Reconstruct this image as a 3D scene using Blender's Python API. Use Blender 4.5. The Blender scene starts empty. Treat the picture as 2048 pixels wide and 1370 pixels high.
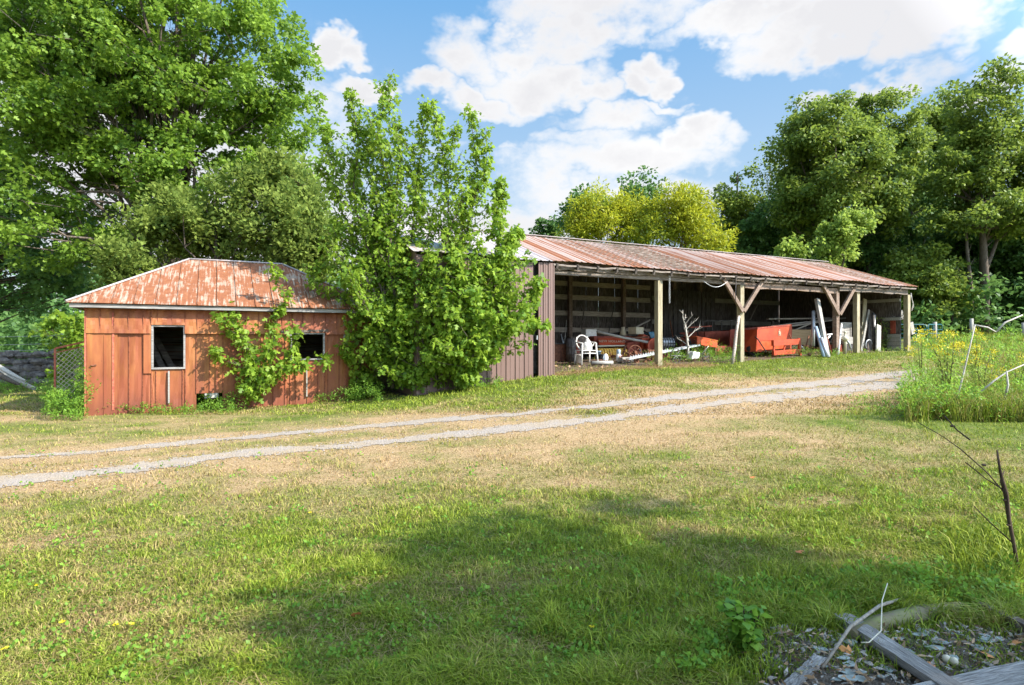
import bpy, math, random
import numpy as np
from mathutils import Vector, Matrix
sc = bpy.context.scene
R = math.radians
FX, CX, CY, CAMZ = 1200.0, 1024.0, 685.0, 1.5
# ------------------------------------------------------------------ camera
cd = bpy.data.cameras.new('camera'); cam = bpy.data.objects.new('camera', cd)
sc.collection.objects.link(cam); sc.camera = cam
cam.location = (0, 0, CAMZ); cam.rotation_euler = (R(90), 0, 0)
cd.sensor_width = 36; cd.lens = 36*FX/2048; cd.clip_start = .05; cd.clip_end = 3000
# ------------------------------------------------------------------ light
SUN_H = (.93, -.367); SUN_E = 38.0
sun = bpy.data.lights.new('sun', 'SUN'); so = bpy.data.objects.new('sun', sun); sc.collection.objects.link(so)
sun.energy = 3.9; sun.angle = R(.55); sun.color = (1, .93, .82)
SV = Vector((SUN_H[0]*math.cos(R(SUN_E)), SUN_H[1]*math.cos(R(SUN_E)), math.sin(R(SUN_E)))).normalized()
so.rotation_euler = SV.to_track_quat('Z', 'Y').to_euler(); so.location = (30, -20, 40)
sc.view_settings.view_transform = 'Standard'; sc.view_settings.look = 'None'
sc.view_settings.exposure = 1.48; sc.view_settings.gamma = 1
sc.cycles.max_bounces = 6; sc.cycles.diffuse_bounces = 4; sc.cycles.glossy_bounces = 2; sc.cycles.transmission_bounces = 3
sc.cycles.transparent_max_bounces = 4; sc.cycles.caustics_reflective = False; sc.cycles.caustics_refractive = False
W = bpy.data.worlds.new('World'); sc.world = W; W.use_nodes = True
def world():
    nt = W.node_tree; N = nt.nodes; L = nt.links; N.clear()
    out = N.new('ShaderNodeOutputWorld'); bg = N.new('ShaderNodeBackground'); L.new(bg.outputs[0], out.inputs[0])
    sky = N.new('ShaderNodeTexSky'); sky.sky_type = 'NISHITA'; sky.sun_disc = False
    sky.sun_elevation = R(SUN_E); sky.sun_rotation = math.atan2(SUN_H[0], SUN_H[1])
    sky.air_density = 1.0; sky.dust_density = .6; sky.ozone_density = 2.0
    tc = N.new('ShaderNodeTexCoord')
    def nz(scale, det, rough=.55, vec=None, off=(0, 0, 0)):
        mp = N.new('ShaderNodeMapping'); mp.inputs['Location'].default_value = off; mp.inputs['Scale'].default_value = (1, 1, 1.5)
        L.new(vec or tc.outputs['Generated'], mp.inputs[0])
        t = N.new('ShaderNodeTexNoise'); t.inputs['Scale'].default_value = scale; t.inputs['Detail'].default_value = det
        t.inputs['Roughness'].default_value = rough; L.new(mp.outputs[0], t.inputs['Vector']); return t
    def m(op, a, b=None, c=None, clamp=False):
        n = N.new('ShaderNodeMath'); n.operation = op; n.use_clamp = clamp
        for i, x in enumerate((a, b, c)):
            if x is None: continue
            if isinstance(x, (int, float)): n.inputs[i].default_value = x
            else: L.new(x, n.inputs[i])
        return n.outputs[0]
    # gently warped direction so that the cloud edges billow
    warp = nz(5, 5, .6); wv = N.new('ShaderNodeVectorMath'); wv.operation = 'SUBTRACT'; L.new(warp.outputs['Color'], wv.inputs[0]); wv.inputs[1].default_value = (.5, .5, .5)
    ws = N.new('ShaderNodeVectorMath'); ws.operation = 'SCALE'; ws.inputs['Scale'].default_value = .22; L.new(wv.outputs[0], ws.inputs[0])
    wa = N.new('ShaderNodeVectorMath'); wa.operation = 'ADD'; L.new(tc.outputs['Generated'], wa.inputs[0]); L.new(ws.outputs[0], wa.inputs[1])
    clouds = [(650,70,60,46,1),(705,82,50,34,.9),(640,40,26,26,.8),(730,168,70,22,.7),(960,110,100,70,1),(1060,80,80,50,1),(1110,150,120,80,1),(1180,190,70,40,.9),(880,180,90,35,.9),
      (1010,215,120,32,.8),(1320,112,46,42,1),(1275,165,60,34,1),(1335,160,40,40,1),(1290,130,40,40,.9),(1200,10,260,55,.9),(1130,65,120,45,.9),(1480,20,180,40,.9),(1560,60,130,55,1),(1700,30,200,60,1),(1850,70,90,60,1),
      (1760,165,130,34,.8),(1690,190,90,22,.7),(2010,120,60,50,1),(1960,180,90,40,1),(1420,262,46,44,1),(1455,290,40,44,.9),(1385,290,60,44,1),(1230,250,130,38,.8),(1180,300,120,40,.8),(1330,215,110,14,.55),
      (1220,340,190,60,.9),(1100,360,160,60,.6),(1380,330,120,50,.9),(860,300,60,14,.35),(1030,320,40,12,.5),(1000,440,500,60,.75),(1250,420,260,60,.8),(300,300,430,260,.9),(100,60,120,100,.8),(450,520,500,120,.9),(2030,20,40,70,.8),(1480,430,120,50,.4)]
    acc = None
    for px, py, rx, ry, w in clouds:
        d = Vector((px-CX, FX, CY-py)); k = d.length; d.normalize()
        right = Vector((d.y, -d.x, 0)).normalized(); up = right.cross(d)
        def comp(ax, rad):
            dt = N.new('ShaderNodeVectorMath'); dt.operation = 'DOT_PRODUCT'; L.new(wa.outputs[0], dt.inputs[0]); dt.inputs[1].default_value = ax
            return m('MULTIPLY', dt.outputs['Value'], k/rad) if abs(ax.dot(d)) < 1e-6 else dt.outputs['Value']
        a = comp(right, rx*1.12); b = comp(up, ry*1.12); r2 = m('MULTIPLY_ADD', a, a, m('MULTIPLY', b, b))
        fr = N.new('ShaderNodeVectorMath'); fr.operation = 'DOT_PRODUCT'; L.new(tc.outputs['Generated'], fr.inputs[0]); fr.inputs[1].default_value = d
        v = m('MULTIPLY', m('SUBTRACT', 1.0, r2), w); v = m('MULTIPLY', m('MAXIMUM', v, -1), m('GREATER_THAN', fr.outputs['Value'], 0))
        v = m('MAXIMUM', v, 0)
        acc = v if acc is None else m('MAXIMUM', acc, v)
    n1 = nz(6, 10, .64, off=(3, 1, 2)); n2 = nz(3, 6, .5, off=(1, 4, 7)); n3 = nz(2.2, 5, .5, off=(9, 2, 5))
    far = N.new('ShaderNodeMapRange'); L.new(n2.outputs[0], far.inputs[0]); far.inputs[1].default_value = .42; far.inputs[2].default_value = .6; far.inputs[4].default_value = .7
    sep = N.new('ShaderNodeSeparateXYZ'); L.new(tc.outputs['Generated'], sep.inputs[0])
    behind = m('LESS_THAN', sep.outputs[1], .35); acc = m('MAXIMUM', acc, m('MULTIPLY', far.outputs[0], behind))  # unseen cloud cover outside the view, added to raise the fill light
    dens = m('ADD', acc, m('MULTIPLY', m('SUBTRACT', n1.outputs[0], .56), 1.9))
    mask = N.new('ShaderNodeMapRange'); mask.interpolation_type = 'SMOOTHSTEP'; L.new(dens, mask.inputs[0]); mask.inputs[1].default_value = .03; mask.inputs[2].default_value = .72
    # bright rims, greyer thick bellies
    shade = N.new('ShaderNodeMapRange'); L.new(m('MULTIPLY_ADD', n3.outputs[0], 1.1, m('MULTIPLY', dens, .55)), shade.inputs[0]); shade.inputs[1].default_value = .60; shade.inputs[2].default_value = .98
    cc = N.new('ShaderNodeMix'); cc.data_type = 'RGBA'; L.new(shade.outputs[0], cc.inputs[0])
    cc.inputs[6].default_value = (.385, .385, .385, 1); cc.inputs[7].default_value = (.305, .305, .315, 1)
    skm = N.new('ShaderNodeVectorMath'); skm.operation = 'SCALE'; skm.inputs['Scale'].default_value = .06; L.new(sky.outputs[0], skm.inputs[0])
    hz = N.new('ShaderNodeMapRange'); L.new(sep.outputs[2], hz.inputs[0]); hz.inputs[1].default_value = .02; hz.inputs[2].default_value = .5; hz.inputs[3].default_value = .8; hz.inputs[4].default_value = .7
    hc = N.new('ShaderNodeMix'); hc.data_type = 'RGBA'; he = N.new('ShaderNodeMapRange'); L.new(sep.outputs[2], he.inputs[0]); he.inputs[1].default_value = .08; he.inputs[2].default_value = .5; L.new(he.outputs[0], hc.inputs[0]); hc.inputs[6].default_value = (.26, .31, .345, 1); hc.inputs[7].default_value = (.078, .20, .36, 1)
    hm = N.new('ShaderNodeMix'); hm.data_type = 'RGBA'; L.new(hz.outputs[0], hm.inputs[0]); L.new(skm.outputs[0], hm.inputs[6]); L.new(hc.outputs[2], hm.inputs[7])
    mx = N.new('ShaderNodeMix'); mx.data_type = 'RGBA'; L.new(mask.outputs[0], mx.inputs[0]); L.new(hm.outputs[2], mx.inputs[6]); L.new(cc.outputs[2], mx.inputs[7])
    # whole sky strengthened toward the sun, added as fill for camera-facing surfaces
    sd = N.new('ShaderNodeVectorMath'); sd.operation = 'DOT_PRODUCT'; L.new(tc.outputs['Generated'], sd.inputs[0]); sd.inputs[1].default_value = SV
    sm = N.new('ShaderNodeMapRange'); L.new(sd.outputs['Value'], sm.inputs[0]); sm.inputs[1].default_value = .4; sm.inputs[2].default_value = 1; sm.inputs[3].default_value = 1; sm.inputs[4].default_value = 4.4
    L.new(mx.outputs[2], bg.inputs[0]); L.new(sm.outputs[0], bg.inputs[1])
world()
# ------------------------------------------------------------------ noise and terrain
rng = np.random.default_rng(7); random.seed(7)
def vnoise(x, y, seed=0):
    x = np.asarray(x, float); y = np.asarray(y, float)
    xi = np.floor(x).astype(np.int64); yi = np.floor(y).astype(np.int64); fx = x-xi; fy = y-yi
    fx = fx*fx*(3-2*fx); fy = fy*fy*(3-2*fy)
    def h(a, b):
        n = (a*374761393+b*668265263+seed*1274126177) & 0x7fffffff
        n = ((n ^ (n >> 13))*1274126177) & 0x7fffffff
        return ((n ^ (n >> 16)) & 0xffff)/65535.0
    return (h(xi, yi)*(1-fx)+h(xi+1, yi)*fx)*(1-fy)+(h(xi, yi+1)*(1-fx)+h(xi+1, yi+1)*fx)*fy
def fbm(x, y, seed=0, o=4):
    s = 0; a = .5; t = 0
    for i in range(o):
        s = s+a*vnoise(np.asarray(x)*2**i, np.asarray(y)*2**i, seed+i); t += a; a *= .5
    return s/t
CTRL = np.array([(0,0,0),(-8.24,11.6,.1),(-3.31,14,.22),(1,14.7,.76),(3.9,15.95,.76),(6.6,17.3,.88),(10.2,18.9,1.07),(11.1,19.3,1.07),(13.4,20.3,1.13),(2,16.5,.91),(6,19,1.05),(-1.5,14.5,.45),
  (-5.3,6.3,.03),(8.7,12.6,.55),(0,8.5,.25),(3,3,.08),(-3,3,-.03),(5.6,8,.38),(-17,22,-.1),(2,21,1.15),(19,28,1.38),(11,22,1.25)])
def plane(x, y): return .028*x+.03*y
def _res():
    P = CTRL[:, :2]; r = CTRL[:, 2]-plane(P[:, 0], P[:, 1])
    D = ((P[:, None]-P[None])**2).sum(-1); K = np.exp(-D/(2*4.5**2)); return np.linalg.solve(K+.06*np.eye(len(P)), r)
WK = _res()
def H(x, y):
    x = np.asarray(x, float); y = np.asarray(y, float)
    s = np.clip(x, -60, 60)*.028+np.clip(y, -10, 70)*.03
    for (a, b, _), w in zip(CTRL, WK): s = s+w*np.exp(-((x-a)**2+(y-b)**2)/(2*4.5**2))
    return s+.025*(vnoise(x*.9, y*.9, 5)-.5)
def Hs(x, y): return float(H(x, y))
def Garr(px, py):
    kx = (px-CX)/FX; kz = (CY-py)/FX; lo = np.full(np.shape(px), .8); hi = np.full(np.shape(px), 90.)
    for _ in range(26):
        md = (lo+hi)/2; below = CAMZ+kz*md < H(kx*md, md); hi = np.where(below, md, hi); lo = np.where(below, lo, md)
    return kx*lo, lo, H(kx*lo, lo)
def G(px, py):
    x, y, z = Garr(np.array([float(px)]), np.array([float(py)])); return Vector((x[0], y[0], z[0]))
def P(px, py, Y): return Vector(((px-CX)/FX*Y, Y, CAMZ+(CY-py)/FX*Y))
U = Vector((2426, 1200, 0)).normalized(); V = Vector((-U.y, U.x, 0)); Z = Vector((0, 0, 1))
SO = Vector((.99, 14.6, 0)); HO = Vector((-8.24, 11.6, 0))
def fr(O, s, t, z): return O+U*s+V*t+Z*z
def S(s, t, z): return fr(SO, s, t, z)
def HH(s, t, z): return fr(HO, s, t, z)
def onplane(O, px, py, t):
    k = (px-CX)/FX; s = (k*(O.y+V.y*t)-O.x-V.x*t)/(U.x-U.y*k); p = fr(O, s, t, 0); p.z = CAMZ+(CY-py)/FX*p.y; return p, s
def A(px, py, t): return onplane(SO, px, py, t)[0]
def AS(px, t): return onplane(SO, px, 0, t)[1]
def B(px, py, t): return onplane(HO, px, py, t)[0]
def BS(px, t): return onplane(HO, px, 0, t)[1]
# ------------------------------------------------------------------ objects
ORG = {}
def put(o): sc.collection.objects.link(o); return o
def thing(name, label, cat, loc, group=None):
    o = put(bpy.data.objects.new(name, None)); o.location = loc; o.empty_display_size = .2; ORG[o.name] = Vector(loc)
    o['label'] = label; o['category'] = cat
    if group: o['group'] = group
    return o
def tag(o, label=None, cat=None, group=None, kind=None):
    for k, v in (('label', label), ('category', cat), ('group', group), ('kind', kind)):
        if v: o[k] = v
    return o
def link_mesh(me, name, mat, parent):
    o = put(bpy.data.objects.new(name, me)); me.materials.append(mat)
    if parent is not None:
        o.parent = parent; ORG[o.name] = ORG[parent.name]; return o, ORG[parent.name]
    return o, None
def relocate(o, me, org):
    n = len(me.vertices); a = np.empty(n*3, np.float32); me.vertices.foreach_get('co', a); a = a.reshape(-1, 3)
    if org is None:
        org = Vector(((a[:, 0].min()+a[:, 0].max())/2, (a[:, 1].min()+a[:, 1].max())/2, a[:, 2].min())); o.location = org; ORG[o.name] = org
    a -= np.array(org, np.float32); me.vertices.foreach_set('co', a.ravel()); me.update()
def npmesh(name, verts, tot, idx, mat, parent=None, v=None, keep=False):
    me = bpy.data.meshes.new(name); verts = np.asarray(verts, np.float32).reshape(-1, 3); idx = np.asarray(idx, np.int32).ravel(); tot = np.asarray(tot, np.int32)
    me.vertices.add(len(verts)); me.vertices.foreach_set('co', verts.ravel()); me.loops.add(len(idx)); me.loops.foreach_set('vertex_index', idx)
    me.polygons.add(len(tot)); st = np.zeros(len(tot), np.int32); st[1:] = np.cumsum(tot)[:-1]; me.polygons.foreach_set('loop_start', st)
    try: me.polygons.foreach_set('loop_total', tot)
    except Exception: pass
    me.update(calc_edges=True)
    for k, arr in (v or {}).items():
        at = me.attributes.new(k, 'FLOAT', 'FACE' if len(arr) == len(tot) else 'POINT'); at.data.foreach_set('value', np.asarray(arr, np.float32))
    o, org = link_mesh(me, name, mat, parent)
    if not keep: relocate(o, me, org)
    return o
class MB:
    def __init__(s): s.v = []; s.f = []; s.uv = []; s.sm = []
    def add(s, vs, fs, uv=None, smooth=False):
        b = len(s.v); s.v += [tuple(x) for x in vs]
        for i, f in enumerate(fs): s.f.append([b+j for j in f]); s.uv.append(uv[i] if uv else None); s.sm.append(smooth)
        return s
    def obox(s, c, ax, sz):
        c = Vector(c); a, b, d = [Vector(x)*h/2 for x, h in zip(ax, sz)]
        vs = [c+a*i+b*j+d*k for k in (-1, 1) for j in (-1, 1) for i in (-1, 1)]
        return s.add(vs, [(0, 2, 3, 1), (4, 5, 7, 6), (0, 1, 5, 4), (2, 6, 7, 3), (0, 4, 6, 2), (1, 3, 7, 5)])
    def box(s, c, sz): return s.obox(c, (U, V, Z), sz)
    def beam(s, p, q, w, h, up=Z):
        p = Vector(p); q = Vector(q); d = (q-p); L = d.length; d.normalize(); a = d.cross(Vector(up))
        if a.length < 1e-3: a = d.cross(V)
        a.normalize(); return s.obox((p+q)/2, (d, a, a.cross(d)), (L, w, h))
    def tube(s, pts, r, n=8, cap=True, jit=0):
        pts = [Vector(p) for p in pts]; rs = r if isinstance(r, (list, tuple)) else [r]*len(pts); vs = []; a = None
        for i, p in enumerate(pts):
            d = (pts[min(i+1, len(pts)-1)]-pts[max(i-1, 0)]).normalized()
            if a is None: a = d.cross(Z if abs(d.z) < .9 else U).normalized()
            else: a = (a-d*a.dot(d)).normalized()
            b = d.cross(a)
            for k in range(n):
                t = 2*math.pi*k/n; rr = rs[i]*(1+jit*(random.random()-.5)); vs.append(p+(a*math.cos(t)+b*math.sin(t))*rr)
        fs = [(i*n+k, i*n+(k+1) % n, (i+1)*n+(k+1) % n, (i+1)*n+k) for i in range(len(pts)-1) for k in range(n)]
        s.add(vs, fs, smooth=True)
        if cap: s.f += [[len(s.v)-len(vs)+k for k in range(n)][::-1], [len(s.v)-n+k for k in range(n)]]; s.uv += [None]*2; s.sm += [False]*2
        return s
    def lathe(s, base, prof, n=16, axis=Z):
        base = Vector(base); ax = Vector(axis).normalized(); a = ax.cross(U if abs(ax.dot(U)) < .9 else V).normalized(); b = ax.cross(a); vs = []
        for r, h in prof:
            for k in range(n): t = 2*math.pi*k/n; vs.append(base+ax*h+(a*math.cos(t)+b*math.sin(t))*r)
        m = len(prof); fs = [(i*n+k, i*n+(k+1) % n, (i+1)*n+(k+1) % n, (i+1)*n+k) for i in range(m-1) for k in range(n)]
        s.add(vs, fs, smooth=True); b0 = len(s.v)-len(vs)
        if prof[0][0] > 1e-3: s.f.append([b0+k for k in range(n)][::-1]); s.uv.append(None); s.sm.append(False)
        if prof[-1][0] > 1e-3: s.f.append([b0+(m-1)*n+k for k in range(n)]); s.uv.append(None); s.sm.append(False)
        return s
    def ring(s, c, axis, rad, r, n=24, k=6, a0=0, a1=2*math.pi):
        ax = Vector(axis).normalized(); a = ax.cross(U if abs(ax.dot(U)) < .9 else V).normalized(); b = ax.cross(a); c = Vector(c)
        return s.tube([c+(a*math.cos(a0+(a1-a0)*i/n)+b*math.sin(a0+(a1-a0)*i/n))*rad for i in range(n+1)], r, k, cap=False)
    def prism(s, poly, d):
        d = Vector(d); n = len(poly); vs = [Vector(p) for p in poly]+[Vector(p)+d for p in poly]
        return s.add(vs, [tuple(range(n))[::-1], tuple(range(n, 2*n))]+[(i, (i+1) % n, n+(i+1) % n, n+i) for i in range(n)])
    def build(s, name, mat, parent=None, bevel=0):
        me = bpy.data.meshes.new(name); me.from_pydata(s.v, [], s.f)
        if any(u is not None for u in s.uv):
            uvl = me.uv_layers.new(name='UVMap'); li = 0
            for f, u in zip(s.f, s.uv):
                for j in range(len(f)):
                    if u is not None: uvl.data[li].uv = u[j]
                    li += 1
        me.polygons.foreach_set('use_smooth', s.sm)
        o, org = link_mesh(me, name, mat, parent); relocate(o, me, org)
        if bevel: md = o.modifiers.new('bevel', 'BEVEL'); md.width = bevel; md.segments = 2
        return o
# ------------------------------------------------------------------ materials
class MT:
    def __init__(s, name):
        s.m = bpy.data.materials.new(name); s.m.use_nodes = True; s.N = s.m.node_tree.nodes; s.L = s.m.node_tree.links
        s.b = s.N['Principled BSDF']; s.tc = s.N.new('ShaderNodeTexCoord')
    def noise(s, scale, det=4, st=(1, 1, 1), rot=0, src='Object', rough=.55, off=(0, 0, 0)):
        mp = s.N.new('ShaderNodeMapping'); mp.inputs['Scale'].default_value = st; mp.inputs['Location'].default_value = off
        if rot:
            m0 = s.N.new('ShaderNodeMapping'); m0.inputs['Rotation'].default_value = (0, 0, rot); s.L.new(s.tc.outputs[src], m0.inputs[0]); s.L.new(m0.outputs[0], mp.inputs[0])
        else: s.L.new(s.tc.outputs[src], mp.inputs[0])
        t = s.N.new('ShaderNodeTexNoise'); t.inputs['Scale'].default_value = scale; t.inputs['Detail'].default_value = det; t.inputs['Roughness'].default_value = rough
        s.L.new(mp.outputs[0], t.inputs['Vector']); return t.outputs[0]
    def ramp(s, x, stops):
        r = s.N.new('ShaderNodeValToRGB'); s.L.new(x, r.inputs[0]); e = r.color_ramp.elements
        while len(e) < len(stops): e.new(.5)
        for k, (p, c) in enumerate(stops): e[k].position = p; e[k].color = (*c, 1) if len(c) == 3 else c
        return r.outputs[0]
    def rng(s, x, a, b, c=0, d=1):
        r = s.N.new('ShaderNodeMapRange'); s.L.new(x, r.inputs[0])
        for i, q in enumerate((a, b, c, d)): r.inputs[i+1].default_value = q
        return r.outputs[0]
    def mix(s, f, a, b, mode='MIX'):
        n = s.N.new('ShaderNodeMix'); n.data_type = 'RGBA'; n.blend_type = mode
        for i, x in ((0, f), (6, a), (7, b)):
            if isinstance(x, (int, float)): n.inputs[i].default_value = x
            elif isinstance(x, tuple): n.inputs[i].default_value = (*x, 1)
            else: s.L.new(x, n.inputs[i])
        return n.outputs[2]
    def math(s, op, a, b=0, clamp=False):
        n = s.N.new('ShaderNodeMath'); n.operation = op; n.use_clamp = clamp
        for i, x in enumerate((a, b)):
            if isinstance(x, (int, float)): n.inputs[i].default_value = x
            else: s.L.new(x, n.inputs[i])
        return n.outputs[0]
    def attr(s, k):
        n = s.N.new('ShaderNodeAttribute'); n.attribute_name = k; return n.outputs['Fac']
    def bump(s, x, str_=.5, dist=.01):
        b = s.N.new('ShaderNodeBump'); b.inputs['Strength'].default_value = str_; b.inputs['Distance'].default_value = dist
        s.L.new(x, b.inputs['Height']); s.L.new(b.outputs[0], s.b.inputs['Normal']); return s
    def col(s, c, rough=.8, metal=0, spec=.3):
        if isinstance(c, tuple): s.b.inputs['Base Color'].default_value = (*c, 1)
        else: s.L.new(c, s.b.inputs['Base Color'])
        if isinstance(rough, (int, float)): s.b.inputs['Roughness'].default_value = rough
        else: s.L.new(rough, s.b.inputs['Roughness'])
        s.b.inputs['Metallic'].default_value = metal; s.b.inputs['Specular IOR Level'].default_value = spec; return s
def simple(name, c1, c2, scale=8, rough=.7, metal=0, st=(1, 1, 1), rot=0, bump=.3, lo=.35, hi=.65, spec=.3):
    m = MT(name); n = m.noise(scale, 6, st, rot); m.col(m.mix(m.rng(n, lo, hi), c1, c2), rough, metal, spec); m.bump(n, bump, .01); return m.m
UR = -math.atan2(U.y, U.x)
def wood(name, c1, c2, c3, st, rot=0):
    m = MT(name); g = m.noise(6, 8, st, rot, rough=.7); b = m.noise(1.3, 3, (1, 1, 1))
    c = m.ramp(g, [(.3, c1), (.5, c2), (.7, c3)]); c = m.mix(m.rng(b, .35, .7, 0, .5), c, c1); m.col(c, .9, 0, .1); m.bump(g, .8, .012); return m.m
M = {}
GV = ((.10,.085,.07), (.28,.25,.20), (.46,.43,.36))
M['post'] = wood('weathered_post_wood', (.20,.16,.10), (.36,.32,.22), (.50,.46,.34), (6, 6, .6))
M['beamw'] = wood('weathered_beam_wood', (.07,.055,.045), (.24,.20,.17), (.46,.42,.38), (.7, 8, 10), UR)
M['brace'] = wood('brown_brace_wood', (.12,.08,.06), (.27,.20,.16), (.38,.31,.26), (3, 3, 3))
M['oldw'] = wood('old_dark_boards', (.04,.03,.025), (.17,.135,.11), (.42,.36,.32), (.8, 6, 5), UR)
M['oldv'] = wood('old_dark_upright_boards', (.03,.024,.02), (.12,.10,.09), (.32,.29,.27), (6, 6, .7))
M['fascia'] = wood('grey_fascia_wood', (.22,.20,.18), (.42,.41,.40), (.58,.57,.56), (.6, 8, 8), UR)
M['girtw'] = wood('pale_girt_wood', (.20,.17,.14), (.48,.42,.36), (.70,.64,.56), (.8, 6, 8), UR)
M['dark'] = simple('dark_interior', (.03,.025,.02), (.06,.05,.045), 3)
M['greyw'] = wood('grey_planks', (.16,.15,.13), (.36,.34,.31), (.52,.50,.46), (.8, 6, 8), UR)
def roof_mat(name, white, rust_amt, su, sv, off=(0, 0, 0), sheets=0):
    m = MT(name); a = m.noise(1, 4, (su, sv, 1), src='UV', rough=.6, off=off); b = m.noise(1, 8, (su*2.5, sv*3.5, 1), src='UV', rough=.7)
    d = m.noise(1, 5, (su*9, sv*1.2, 1), src='UV')
    f = m.math('ADD', m.math('MULTIPLY', a, .9), m.math('MULTIPLY', b, .75)); f = m.math('ADD', f, m.math('MULTIPLY', m.math('SUBTRACT', d, .5), 1.0)); f = m.math('ADD', f, .175)
    if sheets:
        sp = m.N.new('ShaderNodeSeparateXYZ'); m.L.new(m.tc.outputs['UV'], sp.inputs[0])
        for per, amt in ((.76, .16), (.19, .12)):
            wn = m.N.new('ShaderNodeTexWhiteNoise'); wn.noise_dimensions = '1D'; m.L.new(m.math('FLOOR', m.math('DIVIDE', sp.outputs[0], per)), wn.inputs['W']); f = m.math('ADD', f, m.math('MULTIPLY', m.math('SUBTRACT', wn.outputs[0], .5), amt))
        f = m.math('SUBTRACT', f, m.rng(sp.outputs[1], 2.6, 3.5, 0, .16))
    f = m.rng(f, rust_amt, rust_amt+.14)
    n9 = m.noise(1, 9, (su*5, sv*6, 1), src='UV', rough=.8)
    rust = m.ramp(n9, [(.25, (.10,.034,.015)), (.5, (.235,.085,.034)), (.75, (.34,.155,.068))])
    pale = m.mix(m.rng(n9, .4, .62), white, tuple(x*y for x, y in zip(white, (.80, .58, .48)))); c = m.mix(f, pale, rust); c = m.mix(m.rng(d, .35, .62, 0, .35), c, (.16,.055,.03)); m.col(c, m.rng(f, 0, 1, .42, .85), 0, .35); m.bump(b, .25, .006); return m.m
M['shed_roof'] = roof_mat('rust_streaked_roof_metal', (.47,.40,.36), .90, 3.3, .10, sheets=1)
M['silver_roof'] = roof_mat('silver_roof_metal', (.50,.52,.55), 1.45, 2.0, .3)
M['hut_roof'] = roof_mat('patchy_rusted_roof_metal', (.40,.33,.265), .86, 2.6, 1.4)
def hutpaint():
    m = MT('rusty_orange_sheet_metal'); a = m.noise(1.6, 6, (1, 1, .35), rough=.6); b = m.noise(9, 7, (1, 1, .3), rough=.7); c = m.noise(.8, 3); e = m.noise(2.2, 6, (1, 1, .12), rough=.65, off=(3, 1, 4)); g = m.noise(30, 4, (1, 1, .5))
    col = m.ramp(a, [(.30, (.11,.028,.014)), (.43, (.25,.074,.018)), (.56, (.36,.135,.030)), (.70, (.43,.20,.07))])
    col = m.mix(m.rng(b, .56, .70, 0, .8), col, (.20,.045,.035)); col = m.mix(m.rng(c, .60, .72, 0, .6), col, (.36,.07,.045))
    col = m.mix(m.rng(e, .42, .64, 0, .75), col, (.12,.032,.018)); col = m.mix(m.rng(e, .56, .35, 0, .35), col, (.42,.20,.10)); col = m.mix(m.rng(g, .68, .75, 0, .7), col, (.06,.02,.012))
    r0 = m.N.new('ShaderNodeMapping'); r0.inputs['Rotation'].default_value = (0, 0, -.4592); m.L.new(m.tc.outputs['Object'], r0.inputs[0]); sp = m.N.new('ShaderNodeSeparateXYZ'); m.L.new(r0.outputs[0], sp.inputs[0])
    cell = m.math('FLOOR', m.math('MULTIPLY', sp.outputs[0], 4.25)); wn = m.N.new('ShaderNodeTexWhiteNoise'); wn.noise_dimensions = '1D'; m.L.new(cell, wn.inputs['W'])
    col = m.mix(m.rng(wn.outputs[0], 0, 1, 0, .38), col, (.34,.10,.045)); col = m.mix(m.rng(wn.outputs[0], .55, 1, 0, .45), col, (.24,.060,.028))
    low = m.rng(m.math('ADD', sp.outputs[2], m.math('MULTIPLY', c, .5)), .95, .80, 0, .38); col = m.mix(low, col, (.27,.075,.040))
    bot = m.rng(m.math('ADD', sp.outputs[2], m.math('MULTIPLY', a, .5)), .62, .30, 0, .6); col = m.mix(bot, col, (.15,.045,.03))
    m.col(col, .55, 0, .35); m.bump(a, .5, .03); return m.m
M['hut'] = hutpaint()
M['seam'] = simple('rusty_sheet_seam', (.13,.035,.02), (.30,.10,.05), 25)
M['hutred'] = simple('dark_red_seam_rust', (.30,.07,.05), (.45,.16,.09), 20)
M['brown_metal'] = simple('brown_painted_cladding', (.155,.095,.080), (.185,.118,.10), 2, .42, 0, (1, 1, .2), 0, .05, spec=.4)
M['white'] = simple('aged_white_plastic', (.62,.60,.56), (.78,.77,.74), 12, .45)
M['steel'] = simple('galvanised_steel', (.38,.40,.42), (.58,.60,.62), 14, .4, .4)
M['dsteel'] = simple('dark_steel', (.035,.033,.032), (.10,.09,.085), 18, .6, .3)
M['stickw'] = wood('grey_stick_wood', (.16,.13,.10), (.30,.26,.21), (.42,.38,.32), (5, 5, 2))
M['rust'] = simple('rusted_iron', (.10,.045,.03), (.24,.10,.055), 16, .85)
M['red'] = simple('faded_red_machine_paint', (.36,.045,.018), (.52,.085,.03), 4, .45, lo=.3, hi=.7, spec=.4)
M['orange'] = simple('sun_faded_orange_paint', (.46,.06,.018), (.58,.12,.035), 5, .5)
M['dred'] = simple('dull_dark_red_paint', (.20,.04,.025), (.38,.085,.05), 6, .6)
M['yellow'] = simple('faded_yellow_paint', (.80,.46,.08), (.90,.58,.14), 10, .6)
M['teal'] = simple('teal_gate_paint', (.008,.07,.08), (.015,.11,.12), 10, .45)
M['blue'] = simple('pale_blue_plastic', (.28,.38,.48), (.38,.48,.58), 8, .4)
M['cobalt'] = simple('blue_vinyl', (.03,.12,.20), (.08,.22,.32), 8, .4)
M['rubber'] = simple('black_rubber', (.015,.015,.015), (.035,.033,.03), 20, .8)
M['tan'] = simple('tan_plywood', (.36,.25,.13), (.50,.37,.22), 5, .8, 0, (.5, 5, 8), UR)
M['fascia2'] = wood('dull_fascia_wood', (.14,.13,.12), (.30,.29,.28), (.44,.43,.42), (.6, 8, 8), UR)
M['concrete'] = simple('old_concrete', (.30,.28,.25), (.46,.44,.40), 14, .9)
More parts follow.
